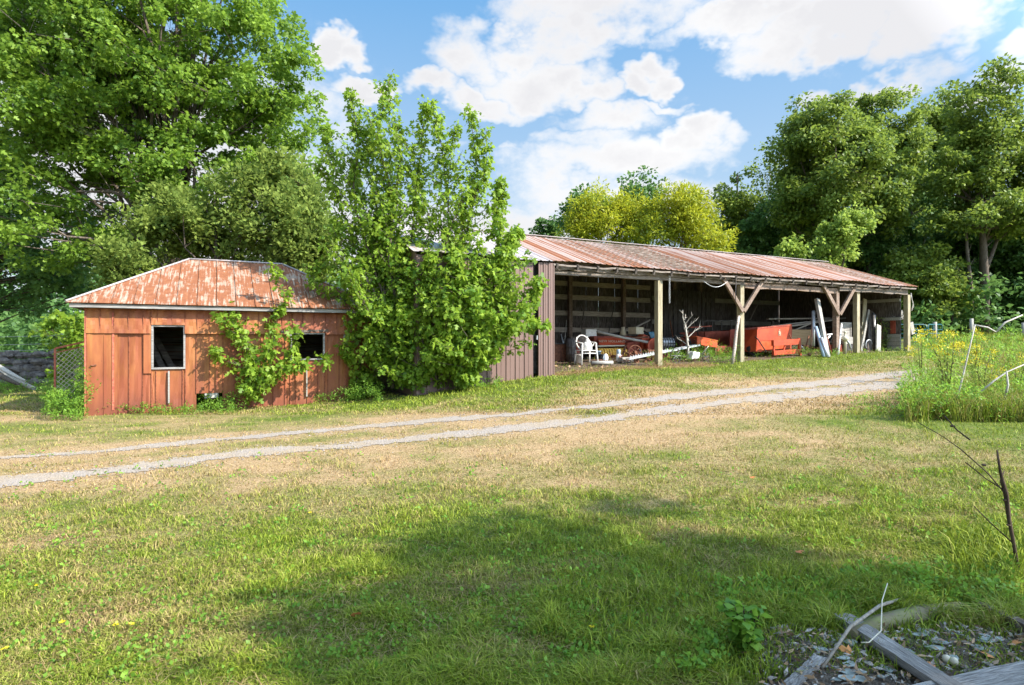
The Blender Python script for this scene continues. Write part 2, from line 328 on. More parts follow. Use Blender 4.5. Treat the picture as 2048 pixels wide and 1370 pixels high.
M['stone'] = simple('field_stone', (.10,.085,.08), (.26,.23,.21), 6, .95, bump=1)
M['bark2'] = wood('mid_grey_bark', (.09,.08,.065), (.22,.195,.165), (.34,.31,.27), (5, 5, .8))
M['bark'] = wood('grey_bark', (.045,.035,.028), (.13,.105,.085), (.22,.19,.16), (5, 5, .8))
M['palebark'] = wood('pale_bare_wood', (.28,.25,.21), (.50,.47,.42), (.66,.63,.58), (5, 5, 2))
M['birch'] = wood('peeling_birch_bark', (.16,.09,.06), (.50,.42,.36), (.68,.62,.56), (3, 3, 5))
M['brownstem'] = wood('dark_dry_stem', (.03,.022,.015), (.08,.055,.04), (.14,.10,.07), (5, 5, 1))
M['cream'] = simple('cream_paint', (.48,.42,.30), (.60,.55,.42), 6, .6)
M['iwhite'] = simple('grimy_whitewashed_boards', (.16,.145,.13), (.42,.40,.37), 3, .8, 0, (.6, 4, 6), UR)
M['dimw'] = wood('dim_grey_upright_boards', (.05,.045,.04), (.12,.11,.105), (.24,.23,.22), (5, 5, .8))
def leafmat(name, lo, hi, trans=.35, tcol=None, rough=.5, spec=.25):
    m = MT(name); v = m.attr('v'); c = m.mix(v, lo, hi)
    m.col(c, rough, 0, spec); tr = m.N.new('ShaderNodeBsdfTranslucent')
    m.L.new(m.mix(.6, c, tcol or tuple(min(1, x*1.5) for x in hi)), tr.inputs[0])
    ms = m.N.new('ShaderNodeMixShader'); ms.inputs[0].default_value = trans
    m.L.new(m.b.outputs[0], ms.inputs[1]); m.L.new(tr.outputs[0], ms.inputs[2]); m.L.new(ms.outputs[0], m.N['Material Output'].inputs[0]); return m.m
M['leaf_maple'] = leafmat('maple_leaf', (.035,.095,.014), (.25,.38,.045), .40)
M['leaf_bright'] = leafmat('bright_maple_leaf', (.055,.145,.015), (.30,.42,.045), .44)
M['leaf_olive'] = leafmat('olive_leaf', (.05,.10,.02), (.27,.34,.07), .36, None, .7, .12)
M['leaf_dark'] = leafmat('dark_leaf', (.03,.085,.025), (.15,.27,.065), .36)
M['leaf_wood'] = leafmat('woodland_leaf', (.03,.08,.018), (.27,.35,.055), .34)
M['leaf_light'] = leafmat('light_woodland_leaf', (.10,.19,.025), (.33,.42,.08), .42)
M['leaf_yellow'] = leafmat('yellowing_leaf', (.13,.21,.015), (.44,.44,.03), .35)
M['leaf_weed'] = leafmat('weed_leaf', (.06,.16,.02), (.25,.41,.05), .42)
M['flower'] = leafmat('yellow_flower', (.50,.42,.02), (.75,.62,.04), .2)
M['wflower'] = leafmat('white_flower', (.6,.6,.55), (.8,.8,.75), .2)
M['dryleaf'] = leafmat('dry_leaf', (.10,.06,.035), (.42,.27,.15), .1)
M['redleaf'] = leafmat('fallen_orange_leaf', (.35,.08,.03), (.60,.25,.08), .1)
def grassmat(name):
    m = MT(name); c = m.attr('dry'); v = m.attr('v')
    g = m.mix(v, (.07,.135,.010), (.33,.40,.035)); d = m.mix(v, (.19,.12,.05), (.56,.385,.20))
    col = m.mix(c, g, d); m.col(col, .6, 0, .2); tr = m.N.new('ShaderNodeBsdfTranslucent'); m.L.new(col, tr.inputs[0])
    ms = m.N.new('ShaderNodeMixShader'); ms.inputs[0].default_value = .3
    m.L.new(m.b.outputs[0], ms.inputs[1]); m.L.new(tr.outputs[0], ms.inputs[2]); m.L.new(ms.outputs[0], m.N['Material Output'].inputs[0]); return m.m
M['grass'] = grassmat('lawn_blade')
# ------------------------------------------------------------------ drive tracks
TRK = {'low': [(-350,1000,1040),(0,952,978),(250,928,950),(500,898,914),(780,876,890),(1000,852,868),(1200,828,846),(1400,803,822),(1600,779,800),(1800,755,778),(1900,745,764),(2048,735,748),(2300,724,734)],
       'up': [(-350,944,956),(0,912,920),(200,900,907),(400,878,887),(600,860,870),(800,842,852),(1000,826,838),(1200,806,819),(1400,784,798),(1600,764,776),(1800,742,752),(1900,733,742),(2048,724,732),(2300,714,721)]}
TR = {}
for k, rows in TRK.items():
    a = np.array(rows, float); x0, y0, z0 = Garr(a[:, 0], a[:, 1]); x1, y1, z1 = Garr(a[:, 0], a[:, 2]); TR[k] = (np.c_[x0, y0], np.c_[x1, y1])
def track_d(x, y):
    """signed distance over half width: <1 on a wheel track"""
    best = np.full(np.shape(x), 1e9); dist = np.full(np.shape(x), 1e9)
    for e0, e1 in TR.values():
        c = (e0+e1)/2; w = np.linalg.norm(e0-e1, axis=1)/2*.8
        for i in range(len(c)-1):
            d = c[i+1]-c[i]; t = np.clip(((x-c[i, 0])*d[0]+(y-c[i, 1])*d[1])/(d@d), 0, 1); ww = w[i]*(1-t)+w[i+1]*t
            r = np.hypot(x-c[i, 0]-t*d[0], y-c[i, 1]-t*d[1]); best = np.minimum(best, r/ww); dist = np.minimum(dist, r)
    return best, dist
def st(x, y, O): dx = x-O.x; dy = y-O.y; return dx*U.x+dy*U.y, dx*V.x+dy*V.y
def cover(x, y):
    """dryness 0..1, bare earth 0..1"""
    b, d = track_d(x, y); s, t = st(x, y, SO); hs, ht = st(x, y, HO)
    n = fbm(x*.55, y*.9, 3, 4); n2 = fbm(x*2.2, y*3.1, 11, 3)
    c0 = (TR['low'][0]+TR['low'][1])/2; side = y-np.interp(x, c0[:, 0], c0[:, 1])     # >0 beyond the lower track
    dry = .33+(n-.5)*1.25+(n2-.5)*1.1
    dry += .62*np.exp(-(d/.75)**2)
    dry += .24*np.clip((y-4.7)/1.2, 0, 1)*np.clip((x+.5)/2, 0, 1)*(side < 0); dry += .38*np.exp(-((side+1.25)/.9)**2)*np.clip(1.2-np.abs(x-1)/9, .2, 1)
    dry -= .42*np.clip((5.8-y)/1.6, 0, 1)*np.clip((x+2.6+(n2-.5))/1.8, 0, 1)
    dry -= .75*np.exp(-((t+.45)/.75)**2)*(s > -5)*(s < 15.5)
    dry += .22*np.exp(-((t+2.6)/1.1)**2)*(s > -6)*(s < 15)
    wx, wy = 5.6, 8.3; dry -= .8*np.exp(-(((x-wx-.4)/1.4)**2+((y-wy-.2)/1.1)**2))
    dry -= .3*(y > 25)
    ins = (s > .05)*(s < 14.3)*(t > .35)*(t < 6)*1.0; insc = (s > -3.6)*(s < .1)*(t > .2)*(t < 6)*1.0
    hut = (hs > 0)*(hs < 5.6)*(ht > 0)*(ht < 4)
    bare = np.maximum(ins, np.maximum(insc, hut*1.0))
    edge = np.clip(1-np.abs(t-.05-.35*(n2-.5))/.45, 0, 1)*(s > 0)*(s < 5.2)
    return np.clip(dry+edge*1.2, 0, 1), np.clip(bare, 0, 1), b, d
# ------------------------------------------------------------------ ground sheet
def spaced(lo, hi, near, far, c, g=1.06):
    a = [c]; st_ = near
    while a[-1] < hi: a.append(a[-1]+st_); st_ = min(st_*(g if a[-1] > far else 1), 60)
    b = [c]; st_ = near
    while b[-1] > lo: b.append(b[-1]-st_); st_ = min(st_*(g if b[-1] < -far else 1), 60)
    return np.array(sorted(set(b+a)))
gx = spaced(-700, 700, .16, 14, 0); gy = spaced(-120, 900, .14, 22, 2.5)
XX, YY = np.meshgrid(gx, gy); nx, ny = len(gx), len(gy); ZZ = H(XX, YY)
dryg, bareg, bg_, dg_ = cover(XX, YY)
ii = np.arange(nx*ny).reshape(ny, nx); q = np.stack([ii[:-1, :-1], ii[:-1, 1:], ii[1:, 1:], ii[1:, :-1]], -1).reshape(-1, 4)
def groundmat():
    m = MT('lawn_soil'); d = m.attr('dry'); b = m.attr('bare'); n = m.noise(2.5, 8, rough=.7); f = m.noise(38, 6, rough=.75); k = m.noise(9, 5)
    g = m.ramp(f, [(.3, (.03,.05,.010)), (.5, (.085,.12,.02)), (.7, (.20,.23,.045))])
    s = m.ramp(f, [(.3, (.13,.085,.04)), (.5, (.33,.225,.12)), (.7, (.54,.39,.23))])
    dd = m.math('ADD', d, m.math('MULTIPLY', m.math('SUBTRACT', k, .5), .9), True)
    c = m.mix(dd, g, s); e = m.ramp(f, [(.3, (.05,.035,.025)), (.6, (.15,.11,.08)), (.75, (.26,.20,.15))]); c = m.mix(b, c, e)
    m.col(c, .95, 0, .1); m.bump(f, .8, .02); return m.m
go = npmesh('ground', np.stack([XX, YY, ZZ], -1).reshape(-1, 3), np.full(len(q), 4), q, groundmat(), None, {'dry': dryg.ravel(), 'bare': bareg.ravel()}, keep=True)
tag(go, kind='structure'); go.data.polygons.foreach_set('use_smooth', np.ones(len(q), bool))
# ------------------------------------------------------------------ gravel tracks
def gravelmat():
    m = MT('pale_gravel'); f = m.noise(60, 5, rough=.8); k = m.noise(3, 5); v = m.N.new('ShaderNodeTexVoronoi'); v.inputs['Scale'].default_value = 45; m.L.new(m.tc.outputs['Object'], v.inputs['Vector'])
    c = m.ramp(f, [(.25, (.17,.135,.11)), (.5, (.31,.265,.225)), (.75, (.46,.41,.36))]); c = m.mix(m.rng(k, .42, .68, 0, .75), c, (.34,.26,.17))
    c = m.mix(m.rng(v.outputs[0], 0, .5, .35, 0), c, (.18,.16,.14)); m.col(c, .95, 0, .1); m.bump(v.outputs[0], .6, .02); return m.m
vs = []; qs = []; nb = 0
for k, (e0, e1) in TR.items():
    cen = (e0+e1)/2; L = np.r_[0, np.cumsum(np.linalg.norm(np.diff(cen, axis=0), axis=1))]; nu = int(L[-1]/.05); nv = 36
    l = np.linspace(0, L[-1], nu)
    a0 = np.c_[np.interp(l, L, e0[:, 0]), np.interp(l, L, e0[:, 1])]; a1 = np.c_[np.interp(l, L, e1[:, 0]), np.interp(l, L, e1[:, 1])]
    w = np.linspace(-.45, 1.45, nv); X = a0[:, :1]*(1-w)+a1[:, :1]*w; Y = a0[:, 1:]*(1-w)+a1[:, 1:]*w
    ij = np.arange(nu*nv).reshape(nu, nv); qq = np.stack([ij[:-1, :-1], ij[:-1, 1:], ij[1:, 1:], ij[1:, :-1]], -1).reshape(-1, 4)
    xc = X.ravel()[qq].mean(1); yc = Y.ravel()[qq].mean(1); wc = np.broadcast_to(w, X.shape).ravel()[qq].mean(1)
    keep = np.abs(wc-.5)*2+(fbm(xc*1.6, yc*1.6, 21, 4)-.5)*1.5+(fbm(xc*9, yc*9, 31, 3)-.5)*.9+(.5*np.clip(.62-fbm(xc*.35, yc*.35, 91, 2), 0, 1) if k == 'up' else .12) < .84
    vs.append(np.stack([X, Y, H(X, Y)+.006], -1).reshape(-1, 3)); qs.append(qq[keep]+nb); nb += nu*nv
qs = np.concatenate(qs); us, inv = np.unique(qs.ravel(), return_inverse=True)
dro = npmesh('driveway', np.concatenate(vs)[us], np.full(len(qs), 4), inv, gravelmat(), None, None, keep=True); tag(dro, kind='structure')
rp = np.random.default_rng(404); V0 = []; I0 = []; n0 = 0
for e0, e1 in TR.values():
    cen = (e0+e1)/2; wd = np.linalg.norm(e0-e1, axis=1); L = np.r_[0, np.cumsum(np.linalg.norm(np.diff(cen, axis=0), axis=1))]; n_ = 7000; l = L[-1]*rp.random(n_)**1.0
    off = rp.normal(size=n_)*.42; X = np.interp(l, L, cen[:, 0])+off*np.interp(l, L, e0[:, 0]-e1[:, 0]); Y = np.interp(l, L, cen[:, 1])+off*np.interp(l, L, e0[:, 1]-e1[:, 1]); r = (.004+.010*rp.random(n_)**3)*(1+.03*Y)
    oc = np.array([(1, 0, 0), (0, 1, 0), (-1, 0, 0), (0, -1, 0), (0, 0, .8)]); vv = np.stack([X, Y, H(X, Y)+.004], 1)[:, None]+oc[None]*r[:, None, None]*(.6+.8*rp.random((n_, 5, 1))); V0.append(vv.reshape(-1, 3)); I0.append((np.arange(n_)[:, None]*5+np.array([[0, 1, 4, 1, 2, 4, 2, 3, 4, 3, 0, 4]])+n0).ravel()); n0 += n_*5
I0 = np.concatenate(I0); tag(npmesh('pebbles', np.concatenate(V0), np.full(len(I0)//3, 3), I0, simple('pale_pebble', (.16,.13,.105), (.36,.31,.265), 9, .9), None, None, keep=True), 'loose pale pebbles strewn along the gravel wheel tracks', 'pebbles', kind='stuff')

# ------------------------------------------------------------------ machinery shed
ZE, RT, ZR, TB = 3.47, 3.56, 4.73, 5.6
def rz(t): return ZE+(ZR-ZE)*t/RT if t <= RT else ZR-(t-RT)*.354
sL, sR = -3.5, AS(1838, 0)
shed = thing('machinery_shed', 'long open-fronted machinery shed with rust-streaked metal roof and brown clad bay', 'shed', S(5, 2.8, Hs(*S(5, 2.8, 0)[:2])))
def roofsheet(s0, s1, t0, t1, name, mat, amp=.013, per=.19, over=0):
    mb = MB(); n = int((s1-s0)/per*6); ss = np.linspace(s0, s1, n+1); vs_ = []; fs = []; uv = []; ts = np.linspace(t0, t1, 9)
    for i, s in enumerate(ss):
        ph = (s/per) % 1; rib = amp*2*max(0, 1-abs(ph-.5)/.16)
        for j, t in enumerate(ts):
            sag = .03*math.sin(s*.9+1)*math.sin(s*.37)+.012*math.sin(s*2.3)
            vs_.append(S(s, t+(.025*math.sin(math.floor(s/.76)*7.1) if j == 0 else 0), rz(t)+.02+rib+sag))
    m_ = len(ts)
    for i in range(n):
        for j in range(m_-1):
            a = i*m_+j; fs.append((a, a+m_, a+m_+1, a+1)); uv.append([(ss[i], ts[j]), (ss[i+1], ts[j]), (ss[i+1], ts[j+1]), (ss[i], ts[j+1])])
    mb.add(vs_, fs, uv); o = mb.build(name, mat, shed); sm = o.modifiers.new('thick', 'SOLIDIFY'); sm.thickness = .006; sm.offset = -1; return o
roofsheet(.02, sR, 0, RT, 'roof', M['shed_roof']); roofsheet(sL, .0, -.02, RT, 'roof', M['silver_roof'], .012, .23)['label'] = 'silver unrusted roof sheets'
roofsheet(sL, sR, RT+.01, TB+.3, 'roof', M['shed_roof'])
rc = MB(); rc.beam(S(sL, RT, ZR+.06), S(sR, RT, ZR+.06), .16, .015); rc.build('ridge_cap', M['silver_roof'], shed)
# under-roof boards, rafters, beams
ub = MB(); t = .25
while t < TB:
    ub.beam(S(.1, t, rz(t)-.035), S(sR-.1, t, rz(t)-.035), .12, .022, (V*1+Z*0)); t += .19+random.random()*.08
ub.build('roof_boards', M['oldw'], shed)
for k in range(24):
    s = .15+k*.6
    if s > sR-.1: break
    rf = MB(); rf.beam(S(s, .02, rz(.02)-.11), S(s, RT, rz(RT)-.11), .05, .12); rf.beam(S(s, RT, rz(RT)-.11), S(s, TB, rz(TB)-.11), .05, .12); rf.build('rafter', M['oldv'], shed)
def wavy(s0, s1, t, z0, h, w, mat, name, n=14, amp=.02):
    mb = MB(); prev = None
    pts = [S(s0+(s1-s0)*i/n, t, z0+random.uniform(-amp, amp)) for i in range(n+1)]
    vs_ = []; fs = []
    for i, p in enumerate(pts):
        hh = h*random.uniform(.86, 1.04)
        for (a, b) in ((-w/2, -hh/2), (w/2, -hh/2), (w/2, hh/2), (-w/2, hh/2)): vs_.append(p+V*a+Z*b)
    for i in range(n):
        for k in range(4): a = i*4+k; b = i*4+(k+1) % 4; fs.append((a, b, b+4, a+4))
    fs += [(3, 2, 1, 0), tuple(n*4+k for k in range(4))]; mb.add(vs_, fs); return mb.build(name, mat, shed)
s12 = AS(1320, .3); s3 = AS(1480, .3); s4 = AS(1672, .3); s5 = AS(1713, .3); s6 = AS(1812, .3)
wavy(.05, s3+.5, .22, 3.36, .11, .05, M['beamw'], 'header_beam', 26); wavy(.05, s3+.5, .30, 3.25, .10, .12, M['beamw'], 'header_beam', 26, .012)
wavy(s3-.3, s4+.25, .20, 3.37, .10, .05, M['beamw'], 'header_beam', 16); wavy(s3+.15, s4, .30, 3.20, .17, .12, M['brace'], 'header_beam', 14, .015)
wavy(s4+.02, sR-.35, .22, 3.30, .22, .09, M['beamw'], 'header_beam', 12, .01)
wavy(.05, sR-.1, .05, 3.40, .045, .03, M['beamw'], 'eave_batten', 40, .016)
def post(px, base, w=.16, mat='post', top=3.2, t=.3, split=True):
    p = A(px, base, t); z0 = Hs(p.x, p.y)-.1; mb = MB()
    mb.box((p.x-U.x*w*.3, p.y-U.y*w*.3, (z0+top)/2), (w*.42, w, top-z0)); mb.box((p.x+U.x*w*.25, p.y+U.y*w*.25, (z0+top)/2), (w*.62, w*.86, top-z0))
    return mb.build('post', M[mat], shed, .006)
post(1317, 742, .155); post(1481, 728, .15); post(1672, 712, .15, 'brace'); post(1713, 712, .155); post(1814, 706, .16)
def shedbeam(p, q, w, h, name, mat, up=Z): return MB().beam(p, q, w, h, up).build(name, M[mat], shed)
for s in (s3, s4):
    for d in (-1, 1): shedbeam(S(s+d*.78, .18, 3.34), S(s+d*.02, .18, 2.42), .115, .07, 'brace', 'brace', V)
# clad bay front, door and end walls
def clad(s0, s1, t, z0f, z1, name, facing=-1, per=.24):
    mb = MB(); n = max(1, int(round((s1-s0)/per))); w = (s1-s0)/n
    for i in range(n):
        a = s0+i*w
        z0 = z0f(a)
        mb.box(S(a+w/2, t, (z0+z1)/2), (w-.004, .02, z1-z0)); mb.box(S(a+.018, t+facing*.019, (z0+z1)/2), (.03, .018, z1-z0)); mb.box(S(a+w*.5, t+facing*.013, (z0+z1)/2), (.014, .006, z1-z0))
    return mb.build(name, M['brown_metal'], shed)
zg = lambda s, t=.15: Hs(*S(s, t, 0)[:2])-.02
clad(-3.4, AS(1066, .12), .12, zg, 3.44, 'wall'); clad(AS(1076, .06), .04, .06, zg, 3.44, 'wall_panel', -1, .14)
tr_ = MB(); tr_.box(S(.06, .11, (zg(.05)+3.44)/2), (.03, .14, 3.44-zg(.05))); tr_.build('corner_trim', M['brown_metal'], shed)
pb = MB(); pb.box(S(AS(1071, .2), .22, 2.1), (.13, .03, 2.7)); pb.build('door_gap_shade', M['dsteel'], shed)  # dark strip standing in for the shade inside the door gap
dh = MB(); dh.box(S(AS(1073, .1), .08, 1.62), (.03, .05, .10)); dh.build('door_latch', M['steel'], shed)
# left end wall (brown) with gable, partition and right end wall (boards)
def gable(s, name, mat, z0, thick=.04, t0=.15, t1=TB):
    mb = MB(); poly = [S(s, t0, z0), S(s, t1, z0), S(s, t1, rz(t1)-.04), S(s, RT, rz(RT)-.04), S(s, t0, rz(t0)-.04)]; mb.prism(poly, U*thick); return mb.build(name, M[mat], shed)
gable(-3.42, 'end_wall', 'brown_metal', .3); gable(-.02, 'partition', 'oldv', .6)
def boardwall(sa, sb, t, z0, z1, horizontal, mat, name, gap=.012, bw=.18):
    mb = MB()
    if horizontal:
        z = z0
        while z < z1: mb.box(S((sa+sb)/2, t+random.uniform(-.008, .008), z+bw/2), (sb-sa, .025, bw-gap*random.random()*2)); z += bw
    else:
        s = sa
        while s < sb: mb.box(S(s+bw/2, t+random.uniform(-.008, .008), (z0+z1)/2+random.uniform(-.03, .03)), (bw-gap*random.random()*2, .025, z1-z0)); s += bw
    return mb.build(name, mat, shed)
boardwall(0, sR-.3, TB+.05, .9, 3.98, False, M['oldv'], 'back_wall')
for z in (3.6, 3.12, 2.55, 1.96): shedbeam(S(.1, TB-.06, z), S(7.5, TB-.06, z-.02), .17, .05, 'girt', 'girtw', V)
for z in (3.2, 2.3): shedbeam(S(7.6, TB-.06, z), S(sR-.4, TB-.06, z), .17, .05, 'girt', 'greyw', V)
for px in (1140, 1247, 1348, 1400): s = AS(px, TB-.2); shedbeam(S(s, TB-.2, .8), S(s, TB-.2, 3.9), .13, .13, 'post', 'brace', V)
boardwall(7.9, 10.4, TB-.35, 1.0, 3.5, False, M['dimw'], 'inner_board_wall', .03, .24)
# right end wall seen from inside: low grey planks, dark reddish planks above, rails
sG = sR-.32; gable(sG, 'end_wall', 'oldv', 1.0, .04, .45)
def TG(px): k = (px-CX)/FX; return (k*(SO.y+U.y*sG)-(SO.x+U.x*sG))/(V.x-k*V.y)
def gbox(px0, px1, py0, py1, out, th, name, mat, rows=1, cols=1, ta=None):
    t0_ = TG(px1) if ta is None else ta; t1_ = TG(px0); tm = (t0_+t1_)/2; Y = SO.y+U.y*sG+V.y*tm; z0 = CAMZ+(CY-py1)/FX*Y; z1 = CAMZ+(CY-py0)/FX*Y; mb = MB()
    for r in range(rows):
        for c in range(cols):
            hh = (z1-z0)/rows; ww = (t1_-t0_)/cols
            mb.box(S(sG-out+random.uniform(-.006, .006), t0_+ww*(c+.5), z0+hh*(r+.5)), (th, ww*(.93 if cols > 1 else 1), hh*(.92 if rows > 1 else 1)))
    return mb.build(name, M[mat], shed)
gbox(1776, 1812, 668, 707, .05, .03, 'low_plank_panel', 'greyw', 5, 1, .42); gbox(1782, 1808, 640, 667, .03, .025, 'plank_panel', 'dred', 1, 7, .6)
gbox(1768, 1812, 635, 641, .06, .05, 'rail', 'greyw', 1, 1, .42); gbox(1700, 1812, 600, 606, .06, .07, 'rail', 'greyw', 1, 1, .42)
shedbeam(A(1822, 645, .4), A(1826, 668, .4), .20, .04, 'side_board', 'greyw', V)
# ------------------------------------------------------------------ metal hut
HL, HD = 5.55, 4.0; hz0 = .1
hut = thing('metal_hut', 'small hip-roofed hut clad in rusty orange sheet metal with two open windows', 'hut', HH(2.7, 2, .15))
def bz(px, py): return B(px, py, 0).z
hzt = 2.17; W1 = (BS(303, 0), BS(371, 0), bz(337, 738), bz(337, 650)); W2 = (BS(580, 0), BS(649, 0), bz(612, 720), bz(612, 665))
def hzg(s, t=0): return Hs(*HH(s, t, 0)[:2])-.04
fw = MB(); fs_ = MB()
def sheet(s0, s1, z0, z1, t, tilt=0, mat=None):
    """one crimped sheet with a raised seam at each side, slightly dented"""
    n, m_ = 3, 6; vs_ = []; fs = []
    for i in range(n+1):
        for j in range(m_+1):
            s = s0+(s1-s0)*i/n; z = z0+(z1-z0)*j/m_; d = .012*math.sin(i*2.1+j*1.3+s0*5) if 0 < i < n else 0
            vs_.append(HH(s, t-.004+d*random.uniform(.2, 1)-tilt*(1-j/m_), z))
    for i in range(n):
        for j in range(m_): a = i*(m_+1)+j; fs.append((a, a+m_+1, a+m_+2, a+1))
    fw.add(vs_, fs); fs_.box(HH(s0, t-.010-tilt*.5, (z0+z1)/2), (.011, .024, z1-z0))
def wallband(z0f, z1, t, tilt, per, openings, off=0):
    s = off
    while s < HL-.01:
        e = min(s+per*random.uniform(.92, 1.08), HL)
        if e > HL-.12: e = HL
        cuts = [(s, e)]
        for (a, b, zl, zh) in openings:
            for edge in (a, b):
                cuts = [c for x, y in cuts for c in (((x, edge), (edge, y)) if x+.02 < edge < y-.02 else ((x, y),))]
        for x, y in cuts:
            mid = (x+y)/2; z0 = z0f(mid); segs = [(z0, z1)]
            for (a, b, zl, zh) in openings:
                if a < mid < b: segs = [q2 for lo, hi in segs for q2 in ((lo, min(hi, zl)), (max(lo, zh), hi)) if q2[1]-q2[0] > .02]
            for lo, hi in segs: sheet(x, y, lo, hi, t, tilt)
        s = e
ops = [W1, W2]; zj = bz(300, 664)
nb0, nb1 = BS(388, 0), BS(450, 0); nz_ = bz(420, 786)
wallband(lambda s: (nz_ if nb0 < s < nb1 else hzg(s)), zj, 0, 0, .235, ops, 0); wallband(lambda s: zj-.03, hzt, -.018, .05, .235, ops, 0)
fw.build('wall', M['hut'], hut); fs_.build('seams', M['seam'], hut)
def plainwall(a, b, name, mat):
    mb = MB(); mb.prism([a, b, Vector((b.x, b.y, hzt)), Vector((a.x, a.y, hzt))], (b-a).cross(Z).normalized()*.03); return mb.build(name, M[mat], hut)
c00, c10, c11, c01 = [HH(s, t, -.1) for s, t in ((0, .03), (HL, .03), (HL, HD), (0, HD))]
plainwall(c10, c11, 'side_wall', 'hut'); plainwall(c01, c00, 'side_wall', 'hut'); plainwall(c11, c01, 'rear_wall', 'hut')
# door on the far side of the corner post, battens, frames
mb = MB(); mb.box(HH(.27, -.034, (hzg(.2)+zj)/2), (.50, .02, zj-hzg(.2)-.06)); mb.box(HH(.30, -.048, (hzg(.2)+zj)/2), (.012, .012, zj-hzg(.2)-.1)); do = mb.build('door', M['hut'], hut)
mb = MB(); mb.beam(B(182, 731, -.06), B(193, 730, -.06), .012, .02); mb.tube([B(182, 731, -.05), B(182, 731, -.09), B(186, 731, -.09)], .008, 6); mb.build('handle', M['rust'], do)
mb = MB(); mb.box(HH(.0, -.03, (hzg(0)+hzt)/2), (.03, .07, hzt-hzg(0))); mb.build('corner_trim', M['hutred'], hut)
for px, y0, y1, w, mt in ((227, 625, 820, .035, 'hutred'), (338, 742, 806, .03, 'greyw'), (434, 625, 780, .012, 'hutred'), (613, 740, 793, .03, 'greyw'), (688, 640, 705, .04, 'greyw'), (691, 705, 790, .012, 'hutred')):
    s = BS(px, 0); mb = MB(); za, zb = bz(px, y1), bz(px, y0); mb.box(HH(s, -.046, (za+zb)/2), (w, .02, zb-za)); mb.build('batten', M[mt], hut)
mb = MB(); mb.beam(B(672, 703, -.08), B(718, 706, -.05), .05, .02, V); mb.build('bent_flashing', M['hutred'], hut)
def winframe(w, name='window', red=False):
    a, b, zl, zh = w; mb = MB(); k = .035
    mb.box(HH((a+b)/2, .0, zh-k/2), (b-a, .09, k)); mb.box(HH((a+b)/2, .0, zl+k/2), (b-a, .09, k))
    mb.box(HH(a+k/2, .0, (zl+zh)/2), (k, .09, zh-zl-2*k)); mb.box(HH(b-k/2, .0, (zl+zh)/2), (k, .09, zh-zl-2*k)); return mb.build(name, M['fascia2'], hut)
w1 = winframe(W1, 'window_frame'); w2 = winframe(W2, 'window_frame')
mb = MB(); mb.box(HH(W1[0]-.07, -.03, (W1[2]+W1[3])/2-.03), (.13, .025, W1[3]-W1[2]+.1)); mb.build('side_casing', M['hut'], w1)
mb = MB(); mb.beam(B(562, 664, -.05), B(656, 661, -.05), .05, .05, V); mb.build('lintel', M['oldw'], w2)
# roof: hip with standing seams, fascia and soffit
def hp(s, t, z): return HH(s, t, z)
ov = .27; ez = 2.26; e00, e10, e11, e01 = hp(-ov, -ov, ez), hp(HL+ov, -ov, ez), hp(HL+ov, HD+ov, ez), hp(-ov, HD+ov, ez); r0, r1 = hp(1.69, 2.0, 3.45), hp(3.75, 2.0, 3.45)
def roofface(quad, name, O_s, seams=True):
    mb = MB(); a, b, c, d = quad; ux = (b-a).normalized(); nrm = (b-a).cross(d-a).normalized(); vy = nrm.cross(ux)
    tris = [quad] if (c-d).length > .01 else [(a, b, c)]
    def uvp(p): r = p-a; return (r.dot(ux)+O_s, r.dot(vy))
    sub = 10
    for q_ in tris:
        # subdivide by strips so the sheet can ripple at the eave
        n = int((b-a).length/.12)
        for i in range(n):
            x0, x1 = i/n, (i+1)/n
            lo0, lo1 = a.lerp(b, x0), a.lerp(b, x1)
            def top(xf):
                L = (b-a).length*xf; uc = (c-a).dot(ux); ud = (d-a).dot(ux); hgt = (d-a).dot(vy); hc = (c-a).dot(vy)
                if L < ud: return a+ux*L+vy*(hgt*L/ud)
                if L > uc: return a+ux*L+vy*(hc*((b-a).length-L)/max((b-a).length-uc, 1e-4))
                return a+ux*L+vy*hgt
            p2, p3 = top(x1), top(x0); rip = Z*random.uniform(-.012, .004)
            lo0 = lo0.copy(); lo1 = lo1.copy(); poly = [lo0, lo1, p2, p3]
            poly = [poly[k] for k in range(4) if (poly[k]-poly[k-1]).length > 1e-4]
            if len(poly) >= 3: mb.add(poly, [tuple(range(len(poly)))], [[uvp(p) for p in poly]])
            if seams and i % 3 == 0 and i > 0 and (p3-lo0).length > .15:
                cpt = (lo0+p3)/2+nrm*.008; h = (p3-lo0).length/2; g = .010; vs_ = []
                for (su, sn, sv) in ((-1, 0, -1), (1, 0, -1), (1, 0, 1), (-1, 0, 1), (-1, 1, -1), (1, 1, -1), (1, 1, 1), (-1, 1, 1)): vs_.append(cpt+ux*g*su+nrm*(.022*sn-.008)+vy*h*sv)
                uvs = lambda f: [uvp(vs_[k]) for k in f]; fs = [(4, 5, 6, 7), (0, 1, 5, 4), (2, 3, 7, 6), (0, 4, 7, 3), (1, 2, 6, 5)]
                mb.add(vs_, fs, [uvs(f) for f in fs])
    o = mb.build(name, M['hut_roof'], hut); sm = o.modifiers.new('thick', 'SOLIDIFY'); sm.thickness = .008; return o
roofface((e00, e10, r1, r0), 'roof', 0); roofface((e10, e11, r1, r1), 'roof', 20); roofface((e11, e01, r0, r1), 'roof', 40); roofface((e01, e00, r0, r0), 'roof', 60)
mb = MB()
for p, q_ in ((e00, r0), (e10, r1), (e11, r1), (e01, r0), (r0, r1)): mb.tube([p+Z*.02, (p+q_)/2+Z*.025, q_+Z*.02], .022, 6)
mb.build('ridge_cap', M['silver_roof'], hut)
mb = MB(); k = .05
